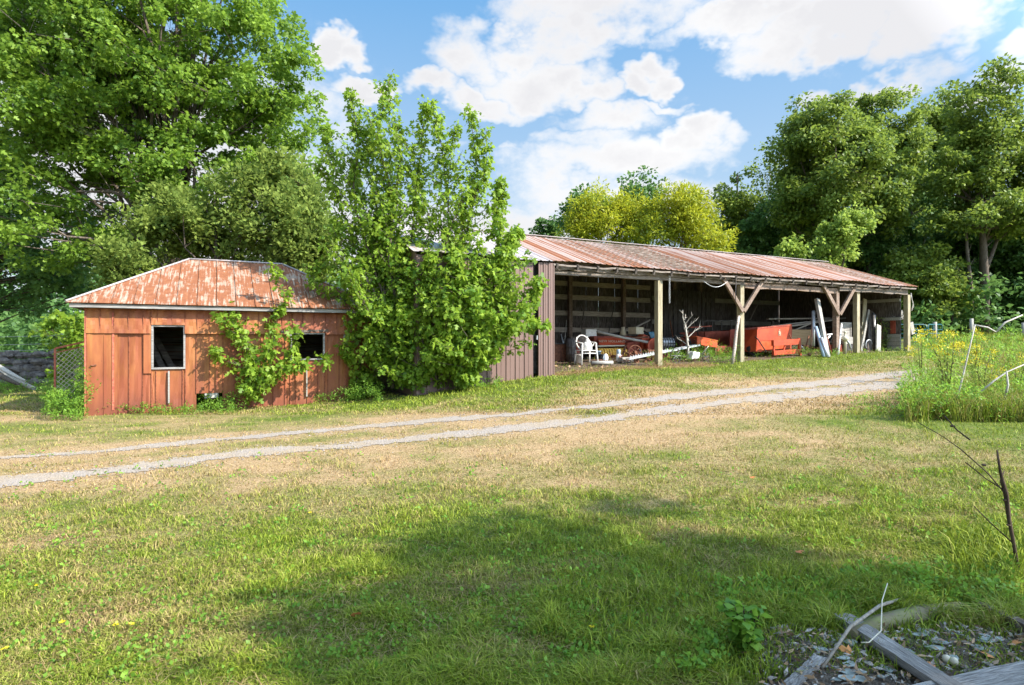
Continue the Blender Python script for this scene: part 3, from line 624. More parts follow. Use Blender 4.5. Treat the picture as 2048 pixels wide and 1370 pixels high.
for p, q_ in ((e00, e10), (e10, e11), (e11, e01), (e01, e00)):
    d = (q_-p).normalized(); n_ = d.cross(Z); mb.beam(p-n_*.06+d*.05-Z*.055, q_-n_*.06-d*.05-Z*.055, .03, .07)
mb.build('fascia', M['fascia2'], hut)
mb = MB(); mb.prism([hp(-ov+.08, -ov+.08, ez-.08), hp(HL+ov-.08, -ov+.08, ez-.08), hp(HL+ov-.08, HD+ov-.08, ez-.08), hp(-ov+.08, HD+ov-.08, ez-.08)], Z*.02); mb.build('ceiling', M['oldw'], hut)
mb = MB(); 
for i in range(9): mb.box(HH(2.7, HD-.06, .4+i*.19), (HL-.1, .03, .175))
mb.build('inner_boards', M['iwhite'], hut)
for z in (1.05, 1.5): mb = MB(); mb.box(HH(1.9, HD-.3, z), (3.2, .4, .035)); mb.build('shelf', M['oldw'], hut)
mb = MB(); mb.box(HH(1.9, 2.8, 1.2), (.09, .09, 2.0)); mb.build('inner_post', M['oldv'], hut)
for a, b in (((.9, 1.9, 1.55), (1.35, 1.2, .6)), ((1.0, 2.2, 1.6), (1.55, 1.4, .6))): mb = MB(); mb.beam(HH(*a), HH(*b), .12, .03, V); tag(mb.build('leaning_plank', M['iwhite']), 'grey plank leaning inside the hut behind its %s window opening' % ('near' if a[0] < .95 else 'larger'), 'plank')
mb = MB(); 
mb.box(B(423, 790, .1), (.26, .18, .12)); mb.build('concrete_block', M['concrete'], None, .01); tag(sc.collection.objects['concrete_block'], 'pale concrete block filling the gap under the hut sheet metal', 'block')
# ------------------------------------------------------------------ foliage
def leafshape(kind):
    if kind == 'maple':   # lobed blade
        v = np.array([(0, 0, 0), (-.55, .35, -.06), (-.16, .45, .02), (-.3, .78, -.05), (0, 1, -.1), (.3, .78, -.05), (.16, .45, .02), (.55, .35, -.06)])
        f = [(0, 2, 1), (0, 6, 5, 4, 3, 2), (0, 7, 6)]
    elif kind == 'long':
        v = np.array([(0, 0, 0), (-.17, .4, .03), (0, 1, -.08), (.17, .4, .03)]); f = [(0, 3, 2, 1)]
    else:
        v = np.array([(0, 0, 0), (-.38, .42, .05), (0, 1, -.08), (.38, .42, .05)]); f = [(0, 3, 2, 1)]
    return v, f
def leafcloud(pos, dirs, size, vals, kind, rs):
    """one leaf per position: dirs = where its tip points"""
    n = len(pos); y = dirs/np.maximum(np.linalg.norm(dirs, axis=1, keepdims=True), 1e-6)
    nrm = rs.normal(size=(n, 3))*.55+np.array([0, 0, .8]); nrm -= (nrm*y).sum(1, keepdims=True)*y; nrm /= np.maximum(np.linalg.norm(nrm, axis=1, keepdims=True), 1e-6)
    x = np.cross(y, nrm); v, f = leafshape(kind); s = np.asarray(size).reshape(-1, 1, 1)
    vs_ = pos[:, None]+(v[None, :, 0:1]*x[:, None]+v[None, :, 1:2]*y[:, None]+v[None, :, 2:3]*nrm[:, None])*s
    m_ = len(v); base = np.arange(n)[:, None]*m_; idx = (base+np.concatenate([np.array(t) for t in f])[None]).ravel(); tot = np.tile([len(t) for t in f], n)
    return vs_.reshape(-1, 3), tot, idx, np.repeat(vals, len(f))
class Leaves:
    def __init__(s): s.a = []; s.n = 0
    def add(s, vs_, tot, idx, val): s.a.append((vs_, tot, idx+s.n, val)); s.n += len(vs_)
    def build(s, name, mat, parent):
        v, t, i, w = [np.concatenate(x) for x in zip(*s.a)]; return npmesh(name, v, t, i, mat, parent, {'v': w})
def clumps_in(ells, n, rs, shell=.5, gap=.42, gs=.55, seed=0):
    out = []; vol = np.array([e[3]*e[4]*e[5] for e in ells]); vol = vol**.8/ (vol**.8).sum()
    while len(out) < n:
        e = ells[rs.choice(len(ells), p=vol)]; d = rs.normal(size=3); d /= np.linalg.norm(d); r = rs.random()**(shell*.66)*(rs.uniform(1.1, 1.28) if rs.random() < .13 else 1)
        p = np.array(e[:3])+d*r*np.array(e[3:6])
        if vnoise(p[0]*gs+p[2]*.31, p[2]*gs+p[1]*gs*.7, seed+77) < gap*rs.random()*1.6: continue
        out.append((*p, r))
    return np.array(out)
def ell(px, py, Y, rx, ry, df=.8):
    c = P(px, py, Y); return (c.x, c.y, c.z, rx*Y/FX, rx*Y/FX*df, ry*Y/FX)
def fill_clumps(cl, cr, nl, size, kind, rs, lv, flat=.7, droop=.35, cv=.45):
    n = len(cl); k = rs.poisson(nl, n)+3; own = np.repeat(np.arange(n), k); N_ = len(own)
    rr = cr*(.6+.8*rs.random(n)); d = rs.normal(size=(N_, 3)); d /= np.linalg.norm(d, axis=1, keepdims=True); rad = rs.random((N_, 1))**.45
    off = d*rad*rr[own][:, None]; off[:, 2] *= flat; pos = cl[own, :3]+off
    dirs = off/np.maximum(np.linalg.norm(off, axis=1, keepdims=True), 1e-6)+rs.normal(size=(N_, 3))*.6; dirs[:, 2] -= droop
    cvv = rs.random(n); val = np.clip(cvv[own]*cv+rs.random(N_)*(1-cv), 0, 1)
    lv.add(*leafcloud(pos, dirs, size*(.65+.6*rs.random(N_)), val, kind, rs))
def limbs(mb, base, top, r0, targets, rs, bend=.3, nlimb=9, twig=True, sides=6, lean=None):
    base = np.array(base); top = np.array(top); n = 7; pts = []
    for i in range(n+1):
        t = i/n; p = base*(1-t)+top*t+np.array([rs.normal()*bend*.3, rs.normal()*bend*.3, 0])*(t*(1-t)*4); pts.append(p)
    mb.tube(pts, [r0*(1.25 if i == 0 else 1)*(1-.8*(i/n)) for i in range(n+1)], sides, jit=.12)
    nodes = [(p, r0*(1-.8*(i/n))*.55) for i, p in enumerate(pts) if i/n > .22]
    T = targets[rs.permutation(len(targets))]
    for k, tg in enumerate(T[:nlimb]):
        c = tg[:3]; cand = [q for q in nodes[:6] if q[0][2] < c[2]-.15*np.linalg.norm(c[:2]-q[0][:2])] or [nodes[0]]
        q = cand[rs.integers(len(cand))]; a = q[0]; m1 = a*.6+c*.4+np.array([0, 0, .08*np.linalg.norm(c-a)])+rs.normal(size=3)*bend*.4; m2 = a*.25+c*.75+rs.normal(size=3)*bend*.4
        rr = min(q[1], r0*.42); mb.tube([a, m1, m2, c], [rr, rr*.75, rr*.45, rr*.15], 5, cap=False); nodes += [(m1, rr*.4), (m2, rr*.28), (c, rr*.15)]
    if twig:
        NP = np.array([q[0] for q in nodes])
        for tg in T[nlimb:]:
            c = tg[:3]; dd = np.linalg.norm(NP-c, axis=1)+2*np.maximum(0, NP[:, 2]-c[2]+.1); j = int(dd.argmin()); a = NP[j]; rr = max(nodes[j][1]*.7, .008)
            mb.tube([a, (a+c)/2+rs.normal(size=3)*.1*dd[j]*.3, c], [rr, rr*.6, rr*.25], 3, cap=False)
def tree(name, label, cat, base, top, r0, ells, ncl, cr, nl, size, mat, kind='oval', seed=1, group=None, bark='bark', nlimb=9, flat=.7, droop=.35, shell=.5, gap=.42, stems=1, twig=True, cv=.45, gs=.55):
    rs = np.random.default_rng(seed); t = thing(name, label, cat, base, group); cl = clumps_in(ells, ncl, rs, shell, gap, gs, seed)
    mb = MB()
    for k in range(stems):
        a = math.radians(360*k/stems+40*seed); sp = .0 if stems == 1 else r0*1.3
        b2 = (base[0]+math.cos(a)*sp, base[1]+math.sin(a)*sp, base[2]-.15); tp = (top[0]+(math.cos(a)*1.1 if stems > 1 else 0), top[1]+(math.sin(a)*1.1 if stems > 1 else 0), top[2]-.4*k)
        limbs(mb, b2, tp, r0*(1 if stems == 1 else .8), cl[k::stems], rs, .4, nlimb, twig)
    mb.build('trunk', M[bark], t)
    lv = Leaves(); fill_clumps(cl, cr, nl, size, kind, rs, lv, flat, droop, cv); lv.build('crown', M[mat], t); return t
GF = 'woodland trees beyond the shed'; GL = 'trees behind the hut'
# --- great maple behind the hut
Yb = 21.0; gz = lambda px, Y: Hs((px-CX)/FX*Y, Y)
def gp(px, Y): x = (px-CX)/FX*Y; return (x, Y, Hs(x, Y))
tree('maple_tree', 'huge spreading maple towering behind the hut, several dark stems in its crown', 'tree', gp(330, Yb), tuple(P(330, -60, Yb)), .24,
     [ell(300, 130, Yb, 310, 230, .75), ell(90, 230, Yb-1, 190, 200, .8), ell(520, 200, Yb, 130, 210, .8), ell(570, 380, Yb-.5, 95, 130), ell(120, 440, Yb-1, 200, 90), ell(330, -120, Yb, 250, 200), ell(20, 90, Yb, 160, 260), ell(180, 380, Yb-.8, 150, 70, .6), ell(60, 330, Yb-1.2, 130, 90, .6), ell(300, 330, Yb-2.2, 120, 60, .3), ell(370, 400, Yb-1.6, 130, 60, .4), ell(240, 470, Yb-1, 120, 50, .5)],
     1180, .44, 88, .15, 'leaf_maple', 'maple', 11, GL, nlimb=26, stems=3, gap=.78, shell=.8, gs=.6)
tree('maple_tree', 'dark leafy tree low at the picture edge beyond the log heap', 'tree', gp(-60, 24.), tuple(P(-40, 420, 24.)), .2,
     [ell(20, 545, 24., 150, 80), ell(150, 500, 23., 100, 100), ell(-60, 400, 24, 130, 150), ell(110, 600, 23.5, 90, 50)], 190, .6, 90, .2, 'leaf_dark', 'maple', 12, GL, gap=.3, twig=True)
tree('apple_tree', 'grey-green apple tree with narrow leaves right behind the hut roof', 'tree', gp(430, 18.), tuple(P(430, 400, 18.)), .13,
     [ell(420, 470, 18., 120, 85), ell(300, 500, 17.6, 90, 70), ell(560, 460, 18., 110, 100), ell(470, 400, 18, 60, 60), ell(250, 560, 17.4, 60, 45), ell(610, 500, 17.6, 60, 90), ell(570, 370, 18.3, 50, 60), ell(350, 430, 18.2, 60, 50)],
     430, .33, 95, .13, 'leaf_olive', 'oval', 13, GL, gap=.3, flat=1.1, droop=-.5, nlimb=14)
# --- plume saplings in front of the clad bay
def plume(name, label, stems_, Lprof, mat, size, seed, per=16, leaves=9, group=None, kind='maple', r0=.035, droop=.8, cat='tree', bark='bark', cr=.13):
    rs = np.random.default_rng(seed); base = stems_[0][0]; t = thing(name, label, cat, (base[0], base[1], Hs(base[0], base[1])), group); mb = MB(); C = []
    for sti, pts in enumerate(stems_):
        pts = [np.array(p, float) for p in pts]
        seg = np.r_[0, np.cumsum([np.linalg.norm(b-a) for a, b in zip(pts, pts[1:])])]; Ls = seg[-1]
        at = lambda u: np.array([np.interp(u*Ls, seg, [p[k] for p in pts]) for k in range(3)])
        rr = r0*(1 if sti == 0 else .7); wob = rs.normal(size=(6, 3))*.12; at0 = at; at = lambda u, at0=at0, wob=wob: at0(u)+np.array([np.interp(u*5, range(6), wob[:, q]) for q in range(3)])*min(1, u*4)*np.array([1, 1, 0]); mb.tube([at(u)+rs.normal(size=3)*.02 for u in np.linspace(0, 1, 10)], [rr*(1-.85*u) for u in np.linspace(0, 1, 10)], 6)
        n = int(per*Ls*.6)
        for k in range(n):
            u = (k+rs.random())/n; Lt = np.interp(u, *Lprof[min(sti, len(Lprof)-1)])*(.3+1.45*rs.random()**1.4); a = rs.random()*2*math.pi
            if Lt < .04: continue
            p0 = at(u); up = rs.uniform(.1, 1.3); d = np.array([math.cos(a), math.sin(a), up]); d /= np.linalg.norm(d); p1 = p0+d*Lt*.55; d2 = d+np.array([0, 0, .25]); p2 = p1+d2/np.linalg.norm(d2)*Lt*.45
            mb.tube([p0, p1, p2], [rr*.3*(1-.6*u)+.003, rr*.16+.002, .002], 3, cap=False)
            m_ = max(2, int(Lt/.17)); 
            for q_ in range(m_):
                w = (q_+.6)/m_; c = p0*(1-w)+p1*w if w < .5 else p1*(1-(w-.5)*2)+p2*(w-.5)*2
                if w > .15: C.append((*c, 1))
        C.append((*at(1), 1)); C.append((*at(.97), 1))
    mb.build('trunk', M[bark], t); lv = Leaves(); fill_clumps(np.array(C), cr, leaves, size, kind, rs, lv, 1.0, droop, .5); lv.build('crown', M[mat], t); return t
def pp(px, py, Y): v = P(px, py, Y); return (v.x, v.y, v.z)
PL = 'young maples between the hut and the shed'
Yp = 13.6
plume('young_maple', 'tallest young maple, upright plumes and a thin pale trunk beside the hut', [
    [pp(786, 778, Yp), pp(784, 600, Yp), pp(778, 400, Yp), pp(768, 145, Yp)], [pp(786, 700, Yp), pp(740, 560, Yp-.1), pp(700, 380, Yp), pp(688, 180, Yp)],
    [pp(785, 640, Yp), pp(820, 500, Yp+.2), pp(835, 380, Yp+.2), pp(842, 205, Yp)], [pp(782, 620, Yp), pp(745, 450, Yp+.3), pp(735, 250, Yp+.2)], [pp(775, 640, Yp-.1), pp(690, 540, Yp-.2), pp(668, 440, Yp)], [pp(785, 560, Yp), pp(805, 400, Yp), pp(800, 235, Yp)],
    [pp(780, 660, Yp), pp(670, 600, Yp+.1), pp(610, 530, Yp+.1)], [pp(780, 600, Yp+.4), pp(700, 480, Yp+.6), pp(655, 330, Yp+.8)], [pp(780, 560, Yp+.3), pp(720, 420, Yp+.5), pp(640, 250, Yp+.8)], [pp(783, 680, Yp-.2), pp(720, 600, Yp-.4), pp(705, 520, Yp-.4)]],
    [([0, .1, .25, .5, .8, 1], [0, .2, .9, .8, .5, .08]), ([0, .12, .4, .75, 1], [0, .5, .8, .5, .08])], 'leaf_bright', .10, 21, 21, 7, PL, r0=.045)
plume('young_maple', 'middle young maple with several ragged leaning plumes in front of the silver roof', [
    [pp(875, 770, Yp+.3), pp(880, 600, Yp+.2), pp(930, 450, Yp+.2), pp(940, 215, Yp+.2)], [pp(880, 620, Yp+.2), pp(900, 430, Yp+.1), pp(868, 205, Yp)],
    [pp(882, 600, Yp+.2), pp(950, 460, Yp+.3), pp(978, 262, Yp+.3)], [pp(880, 620, Yp), pp(860, 470, Yp), pp(852, 330, Yp)], [pp(875, 770, Yp-.3), pp(845, 640, Yp-.5), pp(850, 540, Yp-.5)], [pp(875, 770, Yp-.3), pp(930, 620, Yp-.5), pp(965, 490, Yp-.4)], [pp(884, 600, Yp), pp(905, 420, Yp), pp(908, 250, Yp)]],
    [([0, .12, .35, .5, .8, 1], [0, .3, .7, .5, .36, .06]), ([0, .3, .6, 1], [0, .55, .42, .06])], 'leaf_bright', .10, 22, 18, 7, PL, r0=.035)
plume('young_maple', 'bushy bright green young maple spreading across the brown clad bay', [
    [pp(930, 765, Yp-.2), pp(960, 650, Yp-.2), pp(990, 520, Yp), pp(1005, 365, Yp+.2)], [pp(935, 760, Yp-.3), pp(1000, 690, Yp-.5), pp(1050, 620, Yp-.5), pp(1085, 560, Yp-.4)],
    [pp(930, 760, Yp), pp(1010, 600, Yp-.2), pp(1040, 460, Yp)], [pp(925, 765, Yp-.5), pp(890, 650, Yp-.6), pp(862, 510, Yp-.5)], [pp(930, 765, Yp-.5), pp(970, 640, Yp-.6), pp(1000, 500, Yp-.5)], [pp(928, 765, Yp-.4), pp(900, 600, Yp-.5), pp(895, 500, Yp-.4)], [pp(928, 765, Yp-.5), pp(925, 640, Yp-.6), pp(925, 510, Yp-.5)], [pp(935, 765, Yp-.4), pp(950, 680, Yp-.7), pp(965, 600, Yp-.8)],
    [pp(930, 760, Yp-.3), pp(860, 690, Yp-.5), pp(820, 620, Yp-.6)], [pp(935, 762, Yp-.3), pp(1010, 660, Yp-.4), pp(1075, 650, Yp-.4)]],
    [([0, .1, .4, .7, 1], [.2, .5, .75, .5, .1]), ([0, .1, .4, .7, 1], [.2, .55, .65, .4, .12])], 'leaf_bright', .12, 23, 25, 8, PL, r0=.03)
plume('young_maple', 'low dense young maple filling the shaded gap between hut and clad bay', [
    [pp(830, 775, Yp+.2), pp(840, 700, Yp), pp(850, 610, Yp)], [pp(835, 775, Yp), pp(790, 700, Yp-.3), pp(770, 620, Yp-.3)], [pp(840, 772, Yp-.2), pp(890, 720, Yp-.5), pp(930, 650, Yp-.5)], [pp(838, 772, Yp-.2), pp(860, 730, Yp-.6), pp(870, 690, Yp-.7)], [pp(838, 772, Yp-.2), pp(750, 730, Yp-.4), pp(735, 660, Yp-.4)], [pp(835, 775, Yp), pp(815, 650, Yp-.2), pp(830, 530, Yp-.2)]],
    [([0, .3, .7, 1], [.3, .6, .5, .12])], 'leaf_bright', .12, 24, 28, 9, PL, r0=.022)
plume('maple_sapling', 'low pale maple sapling against the left end of the hut', [[pp(128, 775, 16.), pp(125, 700, 16.), pp(118, 628, 16.)], [pp(130, 770, 16.), pp(150, 690, 15.8), pp(160, 632, 15.8)], [pp(128, 772, 16.), pp(105, 700, 16.), pp(96, 640, 16.)]],
    [([0, .3, .55, .8, 1], [0, .1, .5, .45, .1])], 'leaf_bright', .13, 14, 20, 6, None, r0=.016, cr=.12)
# vines and seedlings on the hut front
def hp2(px, py, t): v = B(px, py, t); return (v.x, v.y, v.z)
plume('maple_sapling', 'vine-like maple sapling climbing the hut front between its two windows', [
    [hp2(500, 800, -.3), hp2(490, 700, -.35), hp2(475, 620, -.3)], [hp2(505, 800, -.35), hp2(530, 690, -.45), hp2(548, 600, -.4), hp2(540, 532, -.45)],
    [hp2(505, 795, -.35), hp2(560, 740, -.5), hp2(650, 722, -.55)], [hp2(500, 790, -.4), hp2(470, 740, -.45), hp2(450, 700, -.45)], [hp2(505, 790, -.3), hp2(575, 700, -.4), hp2(600, 650, -.4)], [hp2(505, 795, -.35), hp2(500, 740, -.6), hp2(520, 700, -.6)], [hp2(500, 700, -.35), hp2(455, 660, -.4), hp2(440, 625, -.4)]],
    [([0, .2, .6, 1], [.25, .38, .3, .08]), ([0, .2, .5, .7, 1], [.25, .34, .26, .14, .08])], 'leaf_bright', .11, 31, 20, 4, 'maple saplings on the hut front', r0=.014, cat='sapling', cr=.10)
plume('maple_sapling', 'small maple sapling at the right corner of the hut', [
    [hp2(712, 800, -.3), hp2(700, 700, -.3), hp2(690, 640, -.3)], [hp2(714, 800, -.3), hp2(735, 760, -.4), hp2(700, 770, -.45)], [hp2(714, 800, -.3), hp2(760, 700, -.3), hp2(770, 640, -.3)]],
    [([0, .3, .7, 1], [.15, .3, .3, .08])], 'leaf_bright', .12, 32, 22, 5, 'maple saplings on the hut front', r0=.012, cat='sapling', cr=.1)
# --- behind the shed
YT = 'yellowing trees behind the shed roof'
tree('ash_tree', 'yellow-green tree behind the shed ridge, the nearer to the clad bay', 'tree', gp(1205, 36.), tuple(P(1205, 440, 36.)), .2, [ell(1205, 445, 36., 75, 60), ell(1160, 470, 36., 40, 50), ell(1245, 440, 36, 40, 55)], 130, .62, 95, .24, 'leaf_yellow', 'long', 41, YT, gap=.3, droop=.1, flat=.8)
tree('ash_tree', 'golden yellow-green tree behind the middle of the shed ridge', 'tree', gp(1370, 35.), tuple(P(1370, 430, 35.)), .2, [ell(1350, 430, 35., 70, 62), ell(1420, 480, 34., 50, 40), ell(1385, 440, 35, 50, 60), ell(1310, 460, 35, 50, 50)], 150, .6, 95, .24, 'leaf_yellow', 'long', 42, YT, gap=.3, droop=.1, flat=.8)
tree('dark_tree', 'dark green round-topped tree rising between the two yellow trees', 'tree', gp(1283, 48.), tuple(P(1283, 380, 48.)), .25, [ell(1283, 375, 48., 36, 32), ell(1275, 430, 48, 50, 60)], 60, .8, 90, .3, 'leaf_dark', 'oval', 43, gap=.25)
tree('dark_tree', 'dark tree peeping out behind the yellow tree nearest the clad bay', 'tree', gp(1160, 46.), tuple(P(1165, 420, 46.)), .2, [ell(1165, 425, 46., 45, 42), ell(1200, 400, 46., 25, 22)], 50, .7, 90, .28, 'leaf_dark', 'oval', 44, gap=.25)
tree('small_tree', 'small dark tree standing alone above the low end of the rusty ridge', 'tree', gp(1100, 50.), tuple(P(1100, 445, 50.)), .12, [ell(1095, 458, 50., 26, 22), ell(1085, 445, 50, 12, 14)], 22, .5, 70, .25, 'leaf_dark', 'oval', 45, gap=.2)
# --- the wood on the right
tree('wood_tree', 'outermost tree of the wood, tapering green crown next to the yellow tree', 'tree', gp(1475, 46.), tuple(P(1475, 350, 46.)), .25, [ell(1475, 420, 46., 48, 90), ell(1465, 480, 46, 55, 60), ell(1490, 550, 45, 60, 60)], 130, .7, 120, .24, 'leaf_wood', 'oval', 51, GF, gap=.3)
tree('wood_tree', 'sparse half-dead tree with bare grey twigs above the dark undergrowth', 'tree', gp(1560, 46.), tuple(P(1570, 280, 46.)), .16, [ell(1550, 360, 46., 50, 85, .6), ell(1580, 330, 46, 35, 60, .6)], 110, .55, 12, .24, 'leaf_wood', 'oval', 52, GF, 'palebark', gap=.3, nlimb=22)
tree('wood_tree', 'broad round-crowned tree whose pale forked limbs show above the shed end', 'tree', gp(1680, 40.), tuple(P(1665, 300, 40.)), .30, [ell(1650, 300, 40., 95, 110), ell(1690, 370, 39, 120, 90), ell(1615, 400, 40, 65, 80), ell(1790, 400, 39.5, 60, 60)], 360, .68, 140, .23, 'leaf_wood', 'oval', 53, GF, gap=.42, nlimb=16, gs=.4)
tree('wood_tree', 'tall dome-topped tree just behind the broad forked tree', 'tree', gp(1780, 46.), tuple(P(1780, 260, 46.)), .32, [ell(1775, 270, 46., 85, 95), ell(1800, 350, 46, 75, 100), ell(1740, 330, 46, 60, 90)], 280, .76, 130, .25, 'leaf_wood', 'oval', 54, GF, gap=.35)
tree('wood_tree', 'tallest tree of the wood with a long bare dark trunk at the picture edge', 'tree', gp(1968, 38.), tuple(P(1975, 230, 38.)), .34, [ell(1975, 210, 38., 75, 80), ell(2010, 290, 38, 100, 80), ell(1930, 340, 37.5, 70, 70), ell(2060, 380, 38, 90, 90), ell(1980, 430, 37, 100, 40)], 320, .64, 125, .22, 'leaf_wood', 'oval', 55, GF, gap=.5, nlimb=18, gs=.4)
tree('small_tree', 'light yellow-green small tree glowing in front of the dark wood', 'tree', gp(1685, 34.), tuple(P(1685, 450, 34.)), .10, [ell(1688, 460, 34., 48, 34), ell(1670, 500, 34, 42, 36), ell(1710, 440, 34, 30, 20)], 80, .42, 75, .19, 'leaf_light', 'oval', 56, gap=.3)
tree('small_tree', 'low light green tree peeping over the far part of the shed roof', 'tree', gp(1585, 34.), tuple(P(1585, 490, 34.)), .08, [ell(1585, 500, 34., 30, 26)], 26, .4, 50, .22, 'leaf_light', 'oval', 57, gap=.2)
tree('wood_tree', 'fresh light green tree deep between the dome tree and the tallest tree', 'tree', gp(1850, 54.), tuple(P(1850, 330, 54.)), .2, [ell(1830, 400, 54., 60, 60), ell(1870, 350, 54, 40, 50)], 90, .8, 70, .3, 'leaf_light', 'oval', 58, GF, gap=.3)
ut = [(1460,560,42,70,70,'dark shrubby tree under the outermost woodland tree'), (1570,480,44,80,110,'dark tree beneath the half-dead tree'), (1650,560,43,90,80,'dark understorey tree behind the low light green tree'), (1760,520,42,80,110,'dark layered tree under the broad round crown'),
      (1840,560,38,75,90,'deep green layered tree just past the shed end'), (1900,480,43,80,120,'dark tree filling the gap beside the tallest trunk'), (1990,520,44,90,90,'dark tree directly behind the tallest trunk'), (2080,520,40,80,120,'dark tree cut by the picture edge behind the tallest'), (1890,250,47,30,90,'narrow dark tree reaching up between the two tall crowns')]
for i, (px, py, Y, rx, ry, lab) in enumerate(ut):
    tree('understorey_tree', lab, 'tree', gp(px, Y), tuple(P(px, py-ry*.5, Y)), .16, [ell(px, py, Y, rx, ry), ell(px+rx*.4, py+ry*.5, Y-1, rx*.8, ry*.6), ell(px-rx*.4, py+ry*.3, Y, rx*.7, ry*.7)], int(rx*ry/50), .75, 110, .25, 'leaf_dark' if i % 2 else 'leaf_wood', 'oval', 60+i, 'understorey trees of the wood', gap=.3, flat=.45, nlimb=6, twig=i % 2 == 0)
# bare trunks seen under the crowns
for i, (px, Y, r, top, lab) in enumerate([(1944, 37., .12, 420, 'thin grey trunk beside the thick trunk at the wood edge'), (1970, 37.3, .22, 360, 'thick pale-barked trunk standing at the very edge of the wood'), (1735, 41., .14, 300, 'slim trunk rising behind the light yellow-green tree'), (1820, 42., .13, 350, 'slim leaning trunk behind the teal gate'), (2020, 41., .12, 300, 'thin pale trunk near the picture edge in the wood'), (1898, 37., .06, 520, 'thin sapling trunk left of the two thick trunks')]):
    b_ = gp(px, Y); t = thing('bare_tree', lab, 'tree', b_, 'bare trunks in the wood'); mb = MB(); tp = P(px+6*(i-2), top, Y); mb.tube([Vector(b_)-Z*.2, Vector(b_).lerp(tp, .35)+U*.15, Vector(b_).lerp(tp, .7)-U*.1, tp], [r*1.2, r, r*.7, r*.3], 8, jit=.15)
    for k in range(5): q_ = Vector(b_).lerp(tp, .45+.1*k); mb.tube([q_, q_+U*random.uniform(-1.4, 1.4)+V*random.uniform(-1, 1)+Z*.7], [r*.3, r*.05], 4, cap=False)
    mb.build('trunk', M['bark'], t)
# low bushes along the wood edge
rs0 = np.random.default_rng(5); lv = Leaves(); C = []
for i in range(260):
    px = rs0.uniform(1400, 2250); Y = rs0.uniform(35, 52); g = gp(px, Y); C.append((g[0], g[1], g[2]+rs0.random()**1.5*3.2, 1))
for i in range(300):
    px = rs0.uniform(-500, 900); Y = rs0.uniform(30, 44); g = gp(px, Y); C.append((g[0], g[1], g[2]+rs0.random()**1.3*4.5, 1))
for i in range(150):
    px = rs0.uniform(1000, 1500); Y = rs0.uniform(46, 60); g = gp(px, Y); C.append((g[0], g[1], g[2]+rs0.random()**1.5*2.6, 1))
fill_clumps(np.array(C), .95, 75, .33, 'oval', rs0, lv, .8, .2, .4); tag(lv.build('undergrowth', M['leaf_dark'], None), 'dark leafy undergrowth along the wood edge and behind the hut', 'undergrowth', kind='stuff')
# far belt that closes the view beyond the trunks
lv = Leaves(); C = []
for i in range(1500):
    px = rs0.uniform(1380, 2500); Y = rs0.uniform(54, 66); g = gp(px, Y); C.append((g[0], g[1], g[2]+rs0.random()*11*(1 if px > 1480 else .7), 1))
for i in range(800):
    px = rs0.uniform(-900, 850); Y = rs0.uniform(50, 60); g = gp(px, Y); C.append((g[0], g[1], g[2]+rs0.random()**1.3*7, 1))
fill_clumps(np.array(C), 1.5, 36, .62, 'oval', rs0, lv, .7, .2, .4); tag(lv.build('woods', M['leaf_dark'], None), 'deep far part of the wood seen between the trunks', 'woods', kind='stuff')
# --- tree behind the viewer that throws the shade on the lawn
rsb = np.random.default_rng(88); C = []; hx, hy = SUN_H
tn = math.tan(R(SUN_E))
shad = [(700,1300,170,60,9), (880,1230,170,95,8), (820,1100,70,30,7), (1000,1120,210,75,7.5), (1120,1070,60,28,8), (1260,1180,200,55,7), (1480,1130,170,42,8), (1660,1190,130,50,7), (1900,1270,200,80,6.5), (1300,1300,380,80,6), (1270,1018,40,10,8), (1000,1330,400,60,7), (1450,1095,90,22,8), (600,1240,60,16,8.5), (1650,1300,300,90,6)]
for (px, py, rx, ry, h) in shad:
    for k in range(int(5+rx*ry/1250)):
        a = rsb.random()*2*math.pi; r_ = rsb.random()**.5; qx = px+math.cos(a)*r_*rx; qy = min(py+math.sin(a)*r_*ry, 1500); g = G(qx, qy); hh = h+rsb.uniform(-.7, .9)
        C.append((g.x+hx*hh/tn, g.y+hy*hh/tn, g.z+hh, 1))
C = np.array(C); cen = C[:, :3].mean(0); base = (cen[0]+1.5, cen[1]-1.5, 0.0); base = (base[0], base[1], Hs(base[0], base[1]))
t = thing('shade_tree', 'maple outside the view whose shadow falls on the near lawn', 'tree', base); mb = MB(); limbs(mb, (base[0], base[1], base[2]-.2), (cen[0], cen[1], cen[2]+1), .26, C, rsb, .4, 14, True); mb.build('trunk', M['bark'], t)
lv = Leaves(); fill_clumps(C, .25, 20, .14, 'maple', rsb, lv, .8, .3, .3); lv.build('crown', M['leaf_maple'], t)
# ------------------------------------------------------------------ lawn blades
def blades(x, y, z, h, w, lean, dry, v, rs, kink=True):
    n = len(x); a = rs.random(n)*2*np.pi; dx = np.cos(a); dy = np.sin(a); b = rs.random(n)*2*np.pi; lx = np.cos(b)*lean; ly = np.sin(b)*lean
    p = np.stack([x, y, z-.004], 1); sd = np.stack([dx, dy, 0*dx], 1)*(w/2)[:, None]
    mid = p+np.stack([lx*.35, ly*.35, h*.6], 1); tip = p+np.stack([lx, ly, h*np.clip(1-.35*lean/np.maximum(h, 1e-3), .35, 1)], 1)
    vs_ = np.stack([p-sd, p+sd, mid+sd*.8, tip, mid-sd*.8], 1).reshape(-1, 3); idx = (np.arange(n)[:, None]*5+np.array([[0, 1, 2, 4, 4, 2, 3]])).ravel(); return vs_, np.tile([4, 3], n), idx, np.repeat(dry, 2), np.repeat(v, 2)
